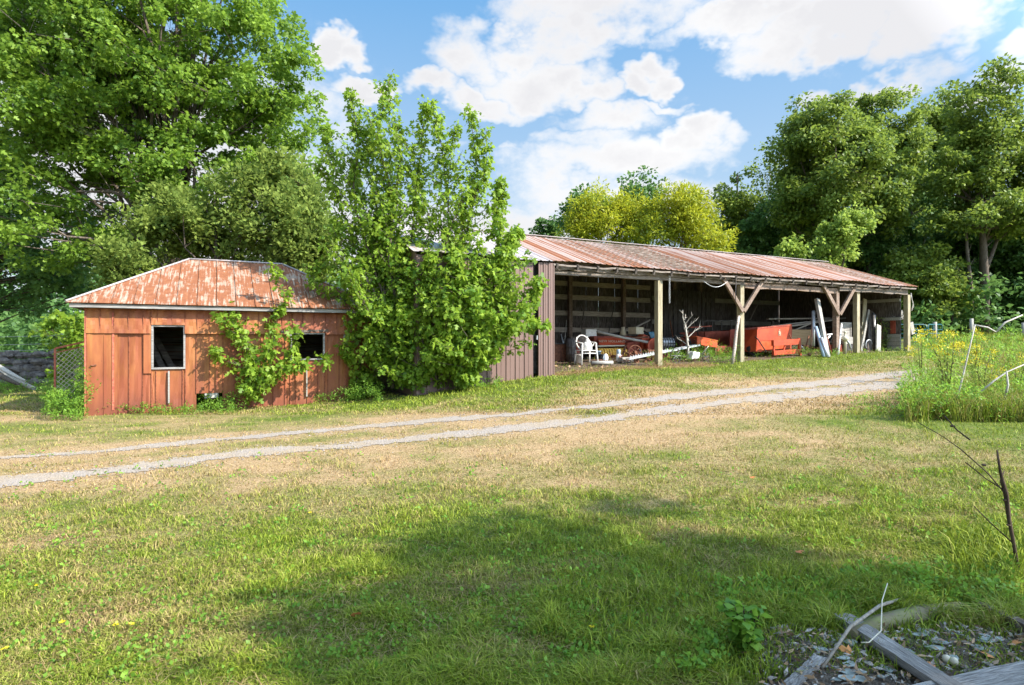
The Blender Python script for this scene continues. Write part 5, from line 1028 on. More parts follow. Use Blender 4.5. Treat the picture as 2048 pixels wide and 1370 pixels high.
# plywood panel, drums, leaning pipes and timbers
mb = MB(); mb.prism(*pr(1583, 659, 1622, 690, 2.2, .03)); q = foot(1600, 2.25); t = thing('plywood_bin', 'tan plywood bin standing behind the hitch of the orange spreader', 'bin', q)
mb.build('front_panel', M['tan'], t); MB().prism(*pr(1584, 690, 1622, 706, 2.24, .03)).build('base_panel', M['tan'], t); MB().prism([z_(1622, 706, 2.2), z_(1622, 706, 2.2)+V*.7, z_(1622, 659, 2.2)+V*.7, z_(1622, 659, 2.2)], U*.03).build('side_panel', M['tan'], t)
def lean(x0, y0, x1, y1, ta, tb_, r, mat, name, label, cat, square=None, group=None, n=9):
    mb = MB(); a = A(x0, y0, ta); a.z = min(a.z, Hs(a.x, a.y)+.0) if abs(a.z-Hs(a.x, a.y)) < .3 else a.z; b_ = A(x1, y1, tb_)
    if square: mb.beam(a, b_, square[0], square[1], V)
    else: mb.tube([a, a.lerp(b_, .5)+Z*.004, b_], r, n)
    return one(mb, name, mat, label, cat, group, .006 if square else 0)
LP = 'poles, pipes and boards leaning at the far bays'
lean(1655, 712, 1634, 598, -.15, .5, .1, 'greyw', 'leaning_timber', 'thick grey timber leaning left of the second braced post, tallest of the leaning pieces', 'timber', (.15, .10), LP)
lean(1626, 692, 1627, 622, .4, .55, .055, 'steel', 'pipe', 'upright bluish pipe between plywood bin and the thick grey timber', 'pipe', None, LP)
lean(1648, 712, 1632, 654, -.2, .3, .055, 'blue', 'pipe', 'pale blue-grey pipe leaning just before the thick grey timber', 'pipe', None, LP)
lean(1656, 713, 1642, 676, -.28, .05, .06, 'steel', 'pipe', 'short galvanised pipe lying lowest against the leaning timber', 'pipe', None, LP)
lean(1664, 705, 1648, 650, .2, .6, .015, 'dred', 'rod', 'thin rusty red rod leaning between thick timber and braced post', 'rod', None, LP)
lean(1676, 712, 1683, 648, .1, .5, .03, 'white', 'pipe', 'white pipe leaning right behind the second braced post', 'pipe', None, LP)
lean(1724, 700, 1730, 598, 1.0, 1.2, .1, 'post', 'board', 'broad pale board standing upright just right of the plain square post', 'board', (.20, .04), LP)
lean(1722, 704, 1738, 620, .8, 1.1, .1, 'greyw', 'board', 'weathered board leaning in front of the broad pale board', 'board', (.10, .03), LP)
lean(1738, 704, 1742, 622, 1.1, 1.4, .1, 'oldv', 'board', 'dark upright plank beside the weathered leaning board', 'board', (.26, .04), LP)
lean(1749, 705, 1746, 626, .7, .9, .05, 'dsteel', 'rod', 'dark steel rod standing left of the white panel', 'rod', None, LP)
lean(1746, 705, 1750, 630, .9, 1.0, .03, 'steel', 'pipe', 'shiny metal pipe standing between dark rod and white panel', 'pipe', None, LP)
lean(1756, 704, 1757, 650, .55, .7, .1, 'concrete', 'panel', 'pale whitewashed panel standing upright left of the low grey planks', 'panel', (.24, .05), LP)
# long boards stacked on trestles at the back
for k, (x0, y0, x1, y1, tt, w_) in enumerate(((1535, 638, 1705, 636, 2.8, .12), (1540, 652, 1690, 636, 2.6, .16), (1560, 655, 1665, 640, 2.4, .14), (1600, 648, 1700, 632, 3.0, .16))):
    mb = MB(); mb.beam(A(x0, y0, tt), A(x1, y1, tt), w_, .05); one(mb, 'long_board', 'greyw', 'long grey board stored on the rack at the back, ' + ['topmost and level', 'slanting up behind the spreader', 'lowest of the slanting ones', 'deepest in the dark'][k], 'board', 'long boards stored across the back')
t = thing('lumber_rack', 'dark rack carrying the long boards at the back of the middle bay', 'rack', foot(1610, 2.8))
for px in (1545, 1610, 1690): q = foot(px, 2.8); MB().beam(q, A(px, 642, 2.8), .07, .07).build('upright', M['oldv'], t)
MB().beam(A(1540, 660, 2.8), A(1700, 652, 2.8), .06, .06).build('rail', M['dsteel'], t)
# cupboard door panel, pedestal and curved pipe, dark chest
t = thing('cupboard_door', 'framed grey cupboard door standing between the braced post and the plain post', 'door', foot(1690, 1.3)); q0 = A(1681, 690, 1.3); q1 = A(1702, 645, 1.3)
w_ = (q1-q0).dot(U); h_ = q1.z-q0.z; f = loc(q0, UA); zb_ = Hs(q0.x, q0.y)-q0.z
lbox(MB(), f, 0, w_, 0, .02, zb_, h_).build('panel', M['iwhite'], t)
for (x0, x1, z0, z1) in ((0, .05, zb_, h_), (w_-.05, w_, zb_, h_), (.05, w_-.05, h_-.06, h_), (.05, w_-.05, 0, .06)): lbox(MB(), f, x0, x1, -.02, 0, z0, z1).build('rail', M['greyw'], t)
p = foot(1690, .25); zq = A(1690, 668, .25).z-p.z; t = thing('pedestal', 'cream pedestal with a rounded cap standing in the grass right of the braced post', 'pedestal', p)
MB().lathe(p, [(.045, 0), (.045, zq*.62), (.05, zq*.64)], 14).build('column', M['cream'], t); MB().lathe(p+Z*zq*.62, [(.05, 0), (.10, .06), (.11, .12), (.06, .17), (.03, .2), (.03, .28), (.055, .31), (.0, .36)], 16).build('cap', M['cream'], t)
mb = MB(); mb.tube([A(1678, 680, .45), A(1684, 677, .4), A(1692, 679, .35), A(1698, 686, .35), A(1701, 697, .35)], .035, 8); one(mb, 'curved_pipe', 'steel', 'bent grey pipe arching in front of the cream pedestal', 'pipe')
p = foot(1702, 1.0); t = thing('tool_chest', 'dark metal chest with grey top between pedestal and plain post', 'chest', p); f = loc(p, UA); zt = A(1702, 688, 1.0).z-p.z
lbox(MB(), f, -.3, .3, 0, .4, 0, zt).build('body', M['dsteel'], t, .01); lbox(MB(), f, -.32, .32, -.02, .42, zt, zt+.25).build('lid', M['greyw'], t, .01)
mb = MB(); q = foot(1738, .75); mb.ring(q+Z*.22, V, .18, .018, 24, 6, .9, 4.6); one(mb, 'hoop', 'steel', 'pale metal hoop leaning on the floor below the leaning boards', 'hoop')
# twiggy bundle under the eave at the far post and hanging rope
for k, (px, lab) in enumerate(((1797, 'pale twig bundle hanging above the dark red planks'),)):
    t = thing('twig_bundle', lab, 'twigs', A(px, 640, .7)); mb = MB()
    for j in range(22): a = rb.uniform(-1.3, 1.3); q = A(px, 640, .7); e = q+U*math.sin(a)*.42+Z*(.46*math.cos(a)); mb.tube([q+U*rb.normal()*.04, q.lerp(e, .5)+U*math.sin(a)*.12+V*rb.normal()*.04, e-Z*abs(a)*.06], [.010, .008, .003], 4)
    mb.build('twig', M['palebark'], t)
mb = MB(); q = [A(1822, 586, .05), A(1824, 600, .02), A(1827, 612, .0), A(1823, 622, .0), A(1826, 606, .02), A(1821, 590, .05)]; mb.tube(q, .014, 5); one(mb, 'rope', 'palebark', 'frayed pale rope hanging down the outside of the last post', 'rope')
lv = Leaves(); fill_clumps(np.array([(*A(1768+rb.normal()*9, 640+rb.uniform(0, 60), .9), 1) for _ in range(46)]), .16, 12, .07, 'long', rb, lv, 1, .6, .4); tag(lv.build('dry_creeper', M['leaf_olive'], None), 'half-dry creeper hanging over the boards beside the low grey planks', 'creeper', kind='stuff')
# more clutter deep in the bays: scrap that leans, lies and hangs
def wheelthing(px, tt, r, lab, mat='rust', tyre=False):
    c_ = foot(px, tt)+Z*r; t = thing('discarded_wheel', lab, 'wheel', c_-Z*r); MB().ring(c_, (V+U*.3).normalized(), r*.92, .05 if tyre else .016, 26, 8).build('tyre' if tyre else 'rim', M['rubber' if tyre else mat], t); mb = MB(); b1 = (U-V*.3).normalized()
    for k in range(8): a = k*math.pi/4; mb.tube([c_, c_+(b1*math.cos(a)+Z*math.sin(a))*r*.9], .009, 4)
    mb.lathe(c_-V*.05, [(.05, 0), (.05, .1)], 10, V); mb.build('hub', M[mat], t)
wheelthing(1186, 3.6, .38, 'tall rusty spoked wheel standing behind the pale box'); wheelthing(1362, 2.2, .34, 'old tyre on a rusty hub leaning behind the dead branch', 'rust', True); wheelthing(1270, 1.7, .22, 'small rusty spoked wheel in front of the baler housing'); wheelthing(1668, 1.6, .26, 'worn tyre behind the second braced post', 'rust', True)
SC = [(1128, 700, 1133, 640, 3.2, .012, 'greyw', 'thin grey rake handle leaning in the corner beside the clad bay'), (1131, 705, 1122, 668, 2.9, .016, 'steel', 'thin metal rod leaning above the dark stove box'), (1160, 690, 1168, 618, 4.4, .018, 'oldv', 'dark thin pole leaning on the back wall behind the pale box'),
  (1215, 680, 1228, 610, 4.3, .015, 'dsteel', 'dark thin rod leaning on the back wall above the baler'), (1262, 660, 1300, 640, 3.4, .03, 'greyw', 'grey batten lying slanted behind the carton'), (1218, 668, 1262, 664, 3.0, .03, 'dsteel', 'dark iron bar lying on top of the baler behind the lamp shade'),
  (1350, 700, 1340, 640, 3.0, .02, 'rust', 'rusty bar leaning behind the gridded tank'), (1400, 690, 1388, 630, 3.6, .02, 'dsteel', 'dark iron bar leaning behind the dead branch'), (1500, 640, 1520, 600, 4.4, .02, 'greyw', 'pale pole leaning on the back wall of the middle bay'),
  (1590, 660, 1640, 640, 2.4, .03, 'palebark', 'pale crooked limb lying across the plywood bin'), (1706, 700, 1712, 630, 1.4, .012, 'dsteel', 'thin dark rod leaning beside the cupboard door'), (1733, 704, 1718, 640, 1.2, .012, 'steel', 'thin bright rod crossing the leaning boards'), (1767, 705, 1762, 640, 1.0, .02, 'rust', 'rusty pipe standing just behind the white panel'),
  (1610, 700, 1618, 672, 1.4, .02, 'rust', 'short rusty bar propped on the plywood bin'), (1642, 690, 1660, 672, 1.2, .03, 'white', 'short white pipe lying crosswise behind the thick grey timber'), (1640, 672, 1668, 668, 1.3, .03, 'white', 'level white pipe end showing behind the thick grey timber')]
for x0, y0, x1, y1, tt, r, mt, lb in SC:
    mb = MB(); mb.tube([A(x0, y0, tt), A((x0+x1)/2, (y0+y1)/2, tt)+Z*.01, A(x1, y1, tt+.1)], r, 6, jit=.1); one(mb, 'scrap_bar', mt, lb, 'bar', 'scrap bars and rods about the shed')
for px, tt, sx, sz, mt, lb in ((1140, 3.6, .5, .35, 'greyw', 'slatted grey crate in the dark corner behind the drum'), (1300, 1.9, .4, .28, 'rust', 'rusty angular scrap housing below the flywheel'), (1440, 2.0, .5, .3, 'dred', 'rust-red crate behind the orange tabletop'), (1655, 1.8, .4, .5, 'cream', 'pale enamel cabinet side behind the leaning timber'), (1668, .9, .3, .25, 'dred', 'small red box at the foot of the braced post'), (1725, 1.9, .5, .7, 'oldw', 'dark slatted bin behind the leaning boards')):
    p = foot(px, tt); f = loc(p, UA+rb.uniform(-.3, .3)); t = thing('crate', lb, 'crate', p); n_ = 4
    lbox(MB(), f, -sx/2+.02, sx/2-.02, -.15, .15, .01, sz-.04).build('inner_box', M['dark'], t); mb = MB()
    for k in range(n_): lbox(mb, f, -sx/2, sx/2, -.175, -.155, sz*k/n_, sz*(k+.8)/n_)
    mb.build('front_slats', M[mt], t)
    for s_ in (-1, 1): lbox(MB(), f, s_*sx/2-.02, s_*sx/2+.02, -.19, .17, 0, sz+.01).build('corner_batten', M[mt], t)
# scatter of small rusty scrap nobody would count
mb = MB()
for k in range(260):
    px = rb.uniform(1200, 1330) if k < 150 else rb.uniform(1590, 1770); tt = rb.uniform(.9, 3.2); p = foot(px, tt)+Z*rb.uniform(.01, .12 if k < 150 else .2); d = Vector(rb.normal(size=3)); d.z *= .4; d.normalize(); L_ = rb.uniform(.06, .4); mb.tube([p, p+d*L_], rb.uniform(.008, .025), 5)
tag(mb.build('scrap', M['rust'], None), 'jumble of small rusty scrap on the shed floor', 'scrap', kind='stuff')
# straw on the shed floor edge
parts = []; n_ = 5000; s_ = rb.uniform(0.1, 5.4, n_); tt = .15+rb.normal(size=n_)*.22+.2*(vnoise(s_*2, s_*0, 3)-.5); X = SO.x+U.x*s_+V.x*tt; Y = SO.y+U.y*s_+V.y*tt
parts.append(blades(X, Y, H(X, Y)+.01+.10*np.exp(-((s_-3.6)/.35)**2)*np.exp(-((tt-.35)/.3)**2)*2*rb.random(n_), .015+.02*rb.random(n_), np.full(n_, .012), .10+.1*rb.random(n_), np.full(n_, 1.), rb.random(n_), rb)); o = grass_obj('straw', parts); tag(o, 'golden straw spread along the edge of the shed floor', 'straw', kind='stuff')
# floor litter in the shed
lv = Leaves(); n_ = 900; s_ = rb.uniform(.2, 13.5, n_); tt = rb.uniform(.5, 4.8, n_); X = SO.x+U.x*s_+V.x*tt; Y = SO.y+U.y*s_+V.y*tt; lv.add(*leafcloud(np.stack([X, Y, H(X, Y)+.01], 1), np.c_[rb.normal(size=(n_, 2)), rb.random(n_)*.3], .05+.06*rb.random(n_), rb.random(n_), 'oval', rb)); tag(lv.build('litter', M['dryleaf'], None), 'dry leaves and chips scattered over the shed floor', 'litter', kind='stuff')
# ------------------------------------------------------------------ left side: lattice gate, wire fence, stone heap, logs
Yl = 12.9
a, b_ = P(110, 800, 12.5), P(171, 800, 12.8); a.z = Hs(a.x, a.y)+.15; b_.z = Hs(b_.x, b_.y)+.2; ta, tb2 = P(110, 697, 12.5), P(171, 683, 12.8)
t = thing('lattice_gate', 'rusty red steel gate with white diamond lattice standing left of the hut', 'gate', (a.x, a.y, Hs(a.x, a.y)))
mb = MB()
for q0, q1 in ((a, b_), (b_, tb2), (tb2, ta), (ta, a)): mb.beam(q0, q1, .035, .035)
mb.beam(a, a-Z*.2, .035, .035); mb.beam(b_, b_-Z*.25, .035, .035); mb.beam(ta-Z*.09, tb2-Z*.09, .02, .02); mb.build('frame', M['rust'] if False else M['hutred'], t)
mb = MB(); nL = 9
def pt(u, w): return (a*(1-u)+b_*u)*(1-w)+(ta*(1-u)+tb2*u)*w
asp = (b_-a).length/(ta-a).length
k = -1.0
while k < asp:
    for sg in (1, -1):
        u0 = k if sg > 0 else k+1; seg_ = []
        for w in np.linspace(0, .92, 24):
            u = (u0+sg*w)/asp
            if 0 <= u <= 1: seg_.append(pt(u, w))
        if len(seg_) > 1: mb.tube([seg_[0], seg_[-1]], .0065, 4, cap=False)
    k += .085
mb.build('lattice', M['cream'], t)
# stones and earth bank behind
rsq = random.Random(4)
def stone(mb, c, r):
    n = 7; vs_ = []
    for i in range(5):
        for k in range(n): th = math.pi*(i)/4; a = 2*math.pi*k/n; q = rsq.uniform(.8, 1.1)*r if 0 < i < 4 else r*.8; vs_.append(Vector(c)+Vector((math.sin(th)*math.cos(a)*q*1.3, math.sin(th)*math.sin(a)*q, math.cos(th)*q*.7)))
    mb.add(vs_, [(i*n+k, (i+1)*n+k, (i+1)*n+(k+1) % n, i*n+(k+1) % n) for i in range(4) for k in range(n)])
mb = MB()
for k in range(150):
    row = k % 5; Y = 23+rsq.uniform(-.2, .2)+row*.10; px = -90+(k//5)*8+rsq.uniform(-4, 4)+row*3; g = gp(px, Y); r = rsq.uniform(.13, .26); stone(mb, Vector((g[0], g[1], g[2]+.10+row*.24+rsq.uniform(-.05, .05))), r)
one(mb, 'stone_wall', 'stone', 'tumbled dry wall of dark field stones left of the hut behind the lattice gate', 'wall')
for k, (px, Y, h_, lab) in enumerate(((119, 21.5, 1.6, 'weathered cedar fence post rising above the dry stone wall'), (-40, 21.5, 1.5, 'cedar fence post beyond the picture edge by the stone wall'))):
    g = Vector(gp(px, Y)); mb = MB(); mb.tube([g-Z*.1, g+Z*h_*.5, g+Z*(CAMZ+(CY-667)/FX*Y-g.z)], [.11, .10, .10], 9, jit=.12); one(mb, 'fence_post', 'greyw', lab, 'post', None)
mb = MB()
for py in (672, 688, 700): mb.tube([P(-120, py+1, 21.4), P(0, py+2, 21.4), P(119, py-1, 21.4), P(175, py, 21.4)], .008, 4)
one(mb, 'wire_fence', 'steel', 'thin sagging fence wires strung past the cedar post', 'fence')
for k, (x0, y0, x1, y1, Y, r, lab) in enumerate(((-90, 712, 70, 778, 20, .13, 'thickest grey fallen log sloping down at the picture edge'), (-40, 722, 50, 762, 19.5, .08, 'thinner pale log lying just below the thickest log'), (-30, 745, 40, 770, 19.2, .09, 'reddish-ended short log under the other fallen logs'))):
    mb = MB(); a_ = P(x0, y0, Y); b2 = P(x1, y1, Y-.4); mb.tube([a_, a_.lerp(b2, .3)+Z*.12, a_.lerp(b2, .7)+Z*.03, b2], [r, r, r*.8, r*.5], 9, jit=.15); one(mb, 'fallen_log', 'palebark' if k != 2 else 'bark', lab, 'log', 'fallen logs beyond the lawn')
weeds([((-60, 105), (772, 792), 90, .4, .14, 12, .09), ((30, 70), (700, 745), 24, .6, .2, 14, .1), ((150, 172), (690, 780), 20, .8, .12, 10, .07)], 'weeds', 'rank weeds around the logs and stone wall', 'leaf_weed', rw, 'long', -.3)
# ------------------------------------------------------------------ right side: teal gate, posts, sticks, goldenrod
Yg = 30.0; t = thing('farm_gate', 'teal tubular farm gate with rounded corners just beyond the last shed post', 'gate', gp(1840, Yg))
def gatepanel(x0, x1, y0, y1, Ya, Yb_, name):
    mb = MB(); a = P(x0, y1, Ya); b_ = P(x1, y1, Yb_); ta = P(x0, y0, Ya); tb_ = P(x1, y0, Yb_); h_ = (ta-a).length; d = (b_-a).normalized(); r = .16
    mb.tube([a, ta-Z*r, ta-Z*r*.3+d*r*.3, ta+d*r, tb_-d*r, tb_-Z*r*.3-d*r*.3, tb_-Z*r, b_], .03, 7); 
    for k in range(5): u = k/5.3; mb.tube([a.lerp(ta, u), b_.lerp(tb_, u)], .022, 6)
    for k in (.33, .66): mb.beam(a.lerp(b_, k), ta.lerp(tb_, k), .02, .04)
    return mb.build(name, M['teal'], t)
gatepanel(1790, 1853, 649, 692, Yg, Yg, 'gate_panel'); gatepanel(1856, 1884, 649, 690, Yg, Yg+2, 'gate_panel')
for px, Y, y0, lab in ((1870, 31, 644, 'short grey wooden post behind the teal gate'), (1943, 31, 637, 'grey wooden fence post standing before the thick trunk'), (2047, 31, 645, 'grey wooden fence post at the picture edge before the wood')):
    g = Vector(gp(px, Y)); mb = MB(); mb.tube([g-Z*.1, P(px, y0, Y)], [.10, .09], 8, jit=.1); one(mb, 'fence_post', 'greyw', lab, 'post', 'fence posts before the wood')
for k, (pts, lab) in enumerate(((((1948, 650), (1975, 655), (1992, 664)), 'bare fallen pole slanting down from the grey post'), (((1993, 664), (2010, 645), (2045, 630)), 'thin bare branch rising from the end of the fallen pole'))):
    mb = MB(); mb.tube([P(x, y, 30) for x, y in pts], [.05, .045, .03], 6); one(mb, 'fallen_pole', 'palebark', lab, 'pole')
def stick(pts, Y, r, lab):
    mb = MB(); q = [P(x, y, Y) for x, y in pts]; mb.tube(q, [r*(1-.5*i/(len(q)-1)) for i in range(len(q))], 7, jit=.15); one(mb, 'bare_stick', 'palebark', lab, 'stick', 'bare sticks in the weedy bank')
stick([(1910, 812), (1925, 755), (1938, 700), (1950, 650)], 9.0, .015, 'long bare stick standing tall and tilted in the weedy bank'); stick([(2009, 800), (2016, 770), (2013, 742)], 8.8, .02, 'short upright bare stick holding up a slanting branch'); stick([(1960, 785), (1990, 760), (2014, 744), (2060, 724)], 8.9, .015, 'slanting bare branch propped on the short upright stick')
# goldenrod
def goldenrod(px, py, top, Y, lab, n, seed):
    rs = np.random.default_rng(seed); b_ = Vector(gp(px, Y)); t = thing('goldenrod', lab, 'plant', b_, 'goldenrod in the weedy bank'); mb = MB(); F = Leaves(); L2 = Leaves(); C = []; D = []; tp = P(px, top, Y)
    for k in range(n):
        a = rs.random()*2*math.pi; r_ = .3*rs.random(); e = tp+Vector((math.cos(a)*r_*1.3, math.sin(a)*r_, -rs.random()*.45)); m_ = b_.lerp(e, .6)*1; m_.x -= (e.x-b_.x)*.3; mb.tube([b_, m_, e], [.007, .005, .003], 4); C += [(*(e+Vector(rs.normal(size=3))*.05-Z*.04*q), 1) for q in range(2)]; D += [(*b_.lerp(m_, u), 1) for u in np.linspace(.25, 1, 5)]+[(*m_.lerp(e, u), 1) for u in (.3, .6)]
    mb.build('stem', M['brownstem'], t); fill_clumps(np.array(C),   .085, 34, .026, 'oval', rs, F, .6, .0, .4); F.build('blossoms', M['flower'], t); fill_clumps(np.array(D), .09, 7, .06, 'long', rs, L2, .8, .1, .4); L2.build('foliage', M['leaf_light'], t)
goldenrod(1893, 750, 655, 9.6, 'tallest goldenrod in bloom at the end of the gravel drive', 11, 1); goldenrod(1842, 705, 668, 13.5, 'goldenrod half-grown between shed end and the tallest one', 5, 2); goldenrod(1950, 720, 665, 12., 'pale goldenrod behind the long tilted stick', 6, 3); goldenrod(1965, 740, 690, 10.5, 'goldenrod with few flowers right of the long tilted stick', 5, 4); goldenrod(2030, 730, 700, 11, 'goldenrod by the picture edge above the propped branch', 4, 5)
# dark dead stalk, near right
def Q(px, py, Y): return P(px, py, Y)
Yk = 3.9; b_ = G(2040, 1150); t = thing('dead_stalk', 'dark dry weed stalk with forked top in the near grass', 'stalk', b_); Yk = b_.y; q = lambda x, y: P(x, y, Yk)
mb = MB(); mb.tube([b_-Z*.05, q(2030, 1100), q(2018, 1040), q(2012, 990), q(2000, 940), q(1994, 900)], [.011, .010, .010, .012, .007, .004], 7, jit=.45); sm_ = mb.build('stem', M['brownstem'], t)
for pts in (((2008, 985), (1995, 950), (1960, 905), (1940, 880), (1905, 852)), ((1940, 880), (1932, 862), (1925, 835)), ((2010, 990), (2020, 965), (2048, 948)), ((2008, 980), (1990, 960), (1968, 930)), ((2025, 1085), (2000, 1050), (1985, 1020))):
    mb = MB(); mb.tube([q(*p_)+V*.05*i for i, p_ in enumerate(pts)], [.0045-.0006*i for i in range(len(pts))], 5, jit=.4); mb.build('side_branch', M['brownstem'], sm_)
for px, py in ((1905, 852), (2012, 985), (2018, 1050), (2010, 1000), (1968, 930)): mb = MB(); stone(mb, q(px, py), .012); mb.build('seed_head', M['brownstem'], sm_)
# ------------------------------------------------------------------ heap of old boards in the near corner
def onG(px, py, up=0): g = G(px, py); g.z += up; return g
dm = MT('leaf_mould'); f_ = dm.noise(45, 7, rough=.8); dm.col(dm.ramp(f_, [(.3, (.03,.022,.016)), (.5, (.13,.10,.075)), (.72, (.30,.25,.20))]), .95, 0, .1); dm.bump(f_, 1, .02)
n1, n2 = 70, 60; xs = np.linspace(1.0, 4.2, n1); ys = np.linspace(.9, 3.05, n2); X, Y = np.meshgrid(xs, ys); e = np.clip((X-1.0)/.25, 0, 1)*np.clip((3.05-Y)/.2, 0, 1)
Zz = H(X, Y)-.02+e*(.035+.05*fbm(X*5, Y*5, 41, 3)); ij = np.arange(n1*n2).reshape(n2, n1); qq = np.stack([ij[:-1, :-1], ij[:-1, 1:], ij[1:, 1:], ij[1:, :-1]], -1).reshape(-1, 4)
o = npmesh('mulch', np.stack([X, Y, Zz], -1).reshape(-1, 3), np.full(len(qq), 4), qq, dm.m, None, None, keep=True); tag(o, 'dark leaf mould under the heap of old boards', 'mulch', kind='stuff')
def topz(x, y): e = np.clip((x-1.0)/.25, 0, 1)*np.clip((3.05-y)/.2, 0, 1); return float(H(x, y)-.02+e*(.035+.05*fbm(np.array(x*5.), np.array(y*5.), 41, 3)))
def onD(px, py, up=0):
    g = G(px, py)
    for _ in range(4): zz = topz(g.x, g.y); k = (CAMZ-zz)/((py-CY)/FX); g = Vector(((px-CX)/FX*k, k, zz))
    g.z += up; return g
M['board'] = wood('weathered_grey_board', (.10,.085,.085), (.34,.31,.31), (.62,.58,.58), (3, 22, 22), math.radians(40)); M['mossy'] = simple('mossy_log_bark', (.17,.13,.09), (.20,.22,.07), 9, .95, bump=1)
M['paint'] = simple('flaking_pale_blue_paint', (.12,.135,.12), (.34,.37,.34), 14, .7)
def boardmat(a, b_):
    g = math.atan2(b_.y-a.y, b_.x-a.x); return wood('weathered_grey_board', (.07,.062,.055), (.27,.25,.23), (.50,.47,.43), (1.6, 24, 24), -g)
def board(a, b_, w, h, lab, mat='board', name='old_board', roll=0):
    mb = MB(); n = 16; d = (b_-a).normalized(); s_ = d.cross(Z).normalized(); u_ = s_.cross(d); s2 = s_*math.cos(roll)+u_*math.sin(roll); u2 = s2.cross(d); vs_ = []
    for i in range(n+1):
        p_ = a.lerp(b_, i/n)
        for (x, y) in ((-1, -1), (-.3, -1), (.4, -1), (1, -1), (1, 1), (.35, 1), (-.25, 1), (-1, 1)): vs_.append(p_+s2*(x*w/2+random.uniform(-.002, .002))+u2*(y*h/2+random.uniform(-.0015, .0015))+d*(random.uniform(-.02, .02) if i in (0, n) else 0))
    fs = [(i*8+k, i*8+(k+1) % 8, (i+1)*8+(k+1) % 8, (i+1)*8+k) for i in range(n) for k in range(8)]+[tuple(range(8))[::-1], tuple(n*8+k for k in range(8))]
    M['_b'] = boardmat(a, b_) if mat == 'board' else M[mat]
    mb.add(vs_, fs); return one(mb, name, '_b', lab, 'board', 'old boards in the heap')
board(onD(1685, 1262, .07), onD(1905, 1405, .05), .09, .035, 'narrow grey board with nail holes running out of the corner heap')
board(onD(1960, 1232, .05), onD(2110, 1310, .06), .05, .05, 'dark charred board at the far side of the corner heap', 'oldw'); board(onD(1840, 1420, .03), onD(2180, 1345, .04), .15, .035, 'widest pale grey board at the near end of the heap')
board(onD(1640, 1330, .03), onD(1560, 1400, .02), .05, .015, 'thin split board end below the leafy plant')
mb = MB(); pts = [onD(1700, 1282, .03), onD(1760, 1262, .04), onD(1840, 1248, .05), onD(1925, 1232, .04)]; mb.tube(pts, [.03, .04, .042, .03], 12, jit=.35); one(mb, 'mossy_log', 'mossy', 'mossy rotten log lying behind the narrow grey board', 'log')
mb = MB(); mb.tube([onD(1645, 1345, .02), onD(1700, 1302, .11), onD(1760, 1258, .12), onD(1800, 1228, .08), onD(1830, 1215, .03)], [.006, .008, .008, .007, .004], 7, jit=.2); one(mb, 'bare_stick', 'stickw', 'crooked grey stick lying across the narrow grey board', 'stick')
mb = MB(); mb.tube([onD(1545, 1268, .02), onD(1600, 1258, .03), onD(1665, 1240, .03)], [.012, .011, .006], 6, jit=.3); one(mb, 'bare_stick', 'palebark', 'short pale stick beside the leafy plant', 'stick')
mb = MB(); mb.tube([onD(1722, 1316, .07), onD(1738, 1316, .07), onD(1762, 1301, .09), onD(1764, 1252, .13), onD(1775, 1222, .15)], .0028, 5); one(mb, 'straw_stem', 'cream', 'kinked straw-coloured stem lying on the narrow grey board', 'stem')
for k, (px, py) in enumerate(((1893, 1328), (1908, 1333))):
    g = onD(px, py, .012); mb = MB(); mb.lathe(g, [(0, -.01), (.012, -.004), (.017, .008), (.014, .022), (0, .03)], 12); one(mb, 'pale_nut', 'cream', ['smaller pale nut husk on the painted chips', 'larger pale nut husk beside the smaller one'][k], 'nut')
rsd = np.random.default_rng(9)
# painted chips
mb = MB()
for k in range(34):
    px = rsd.uniform(1780, 2000) if k < 18 else rsd.uniform(1640, 1800); py = rsd.uniform(1262, 1335) if k < 24 else rsd.uniform(1330, 1368); g = onD(px, py, .012); n = 7; r_ = rsd.uniform(.012, .045); a0 = rsd.random()*6
    mb.prism([g+Vector((math.cos(a0+i*2*math.pi/n)*r_*rsd.uniform(.5, 1.3), math.sin(a0+i*2*math.pi/n)*r_*rsd.uniform(.4, 1.), rsd.uniform(-.003, .003))) for i in range(n)], Z*.003)
tag(mb.build('paint_flakes', M['paint'], None), 'pale blue flakes of old paint in the leaf mould around the grey boards', 'paint flakes', kind='stuff')
# litter
n_ = 6500; X = rsd.uniform(1.0, 3.4, n_); Y = rsd.uniform(1.2, 3.05, n_); Zt = np.array([topz(a, b) for a, b in zip(X, Y)])+rsd.random(n_)*.032
lv = Leaves(); lv.add(*leafcloud(np.stack([X, Y, Zt], 1), np.c_[rsd.normal(size=(n_, 2)), rsd.normal(size=n_)*.35], .014+.045*rsd.random(n_)**2, rsd.random(n_), 'long', rsd)); tag(lv.build('litter', M['dryleaf'], None), 'dry leaf crumbs and wood chips covering the heap of boards', 'litter', kind='stuff')
lc = simple('grey_wood_chips', (.07,.06,.05), (.44,.39,.33), 60, .9); M['chips'] = lc
lv = Leaves(); n_ = 4200; X = rsd.uniform(1.0, 3.2, n_); Y = rsd.uniform(1.3, 3.0, n_); Zt = np.array([topz(a, b) for a, b in zip(X, Y)])+rsd.random(n_)*.032
lv.add(*leafcloud(np.stack([X, Y, Zt], 1), np.c_[rsd.normal(size=(n_, 2)), rsd.normal(size=n_)*.3], .02+.04*rsd.random(n_)**2, rsd.random(n_), 'long', rsd)); tag(lv.build('litter', M['chips'], None), 'splintered grey wood chips on the heap of boards', 'litter', kind='stuff')
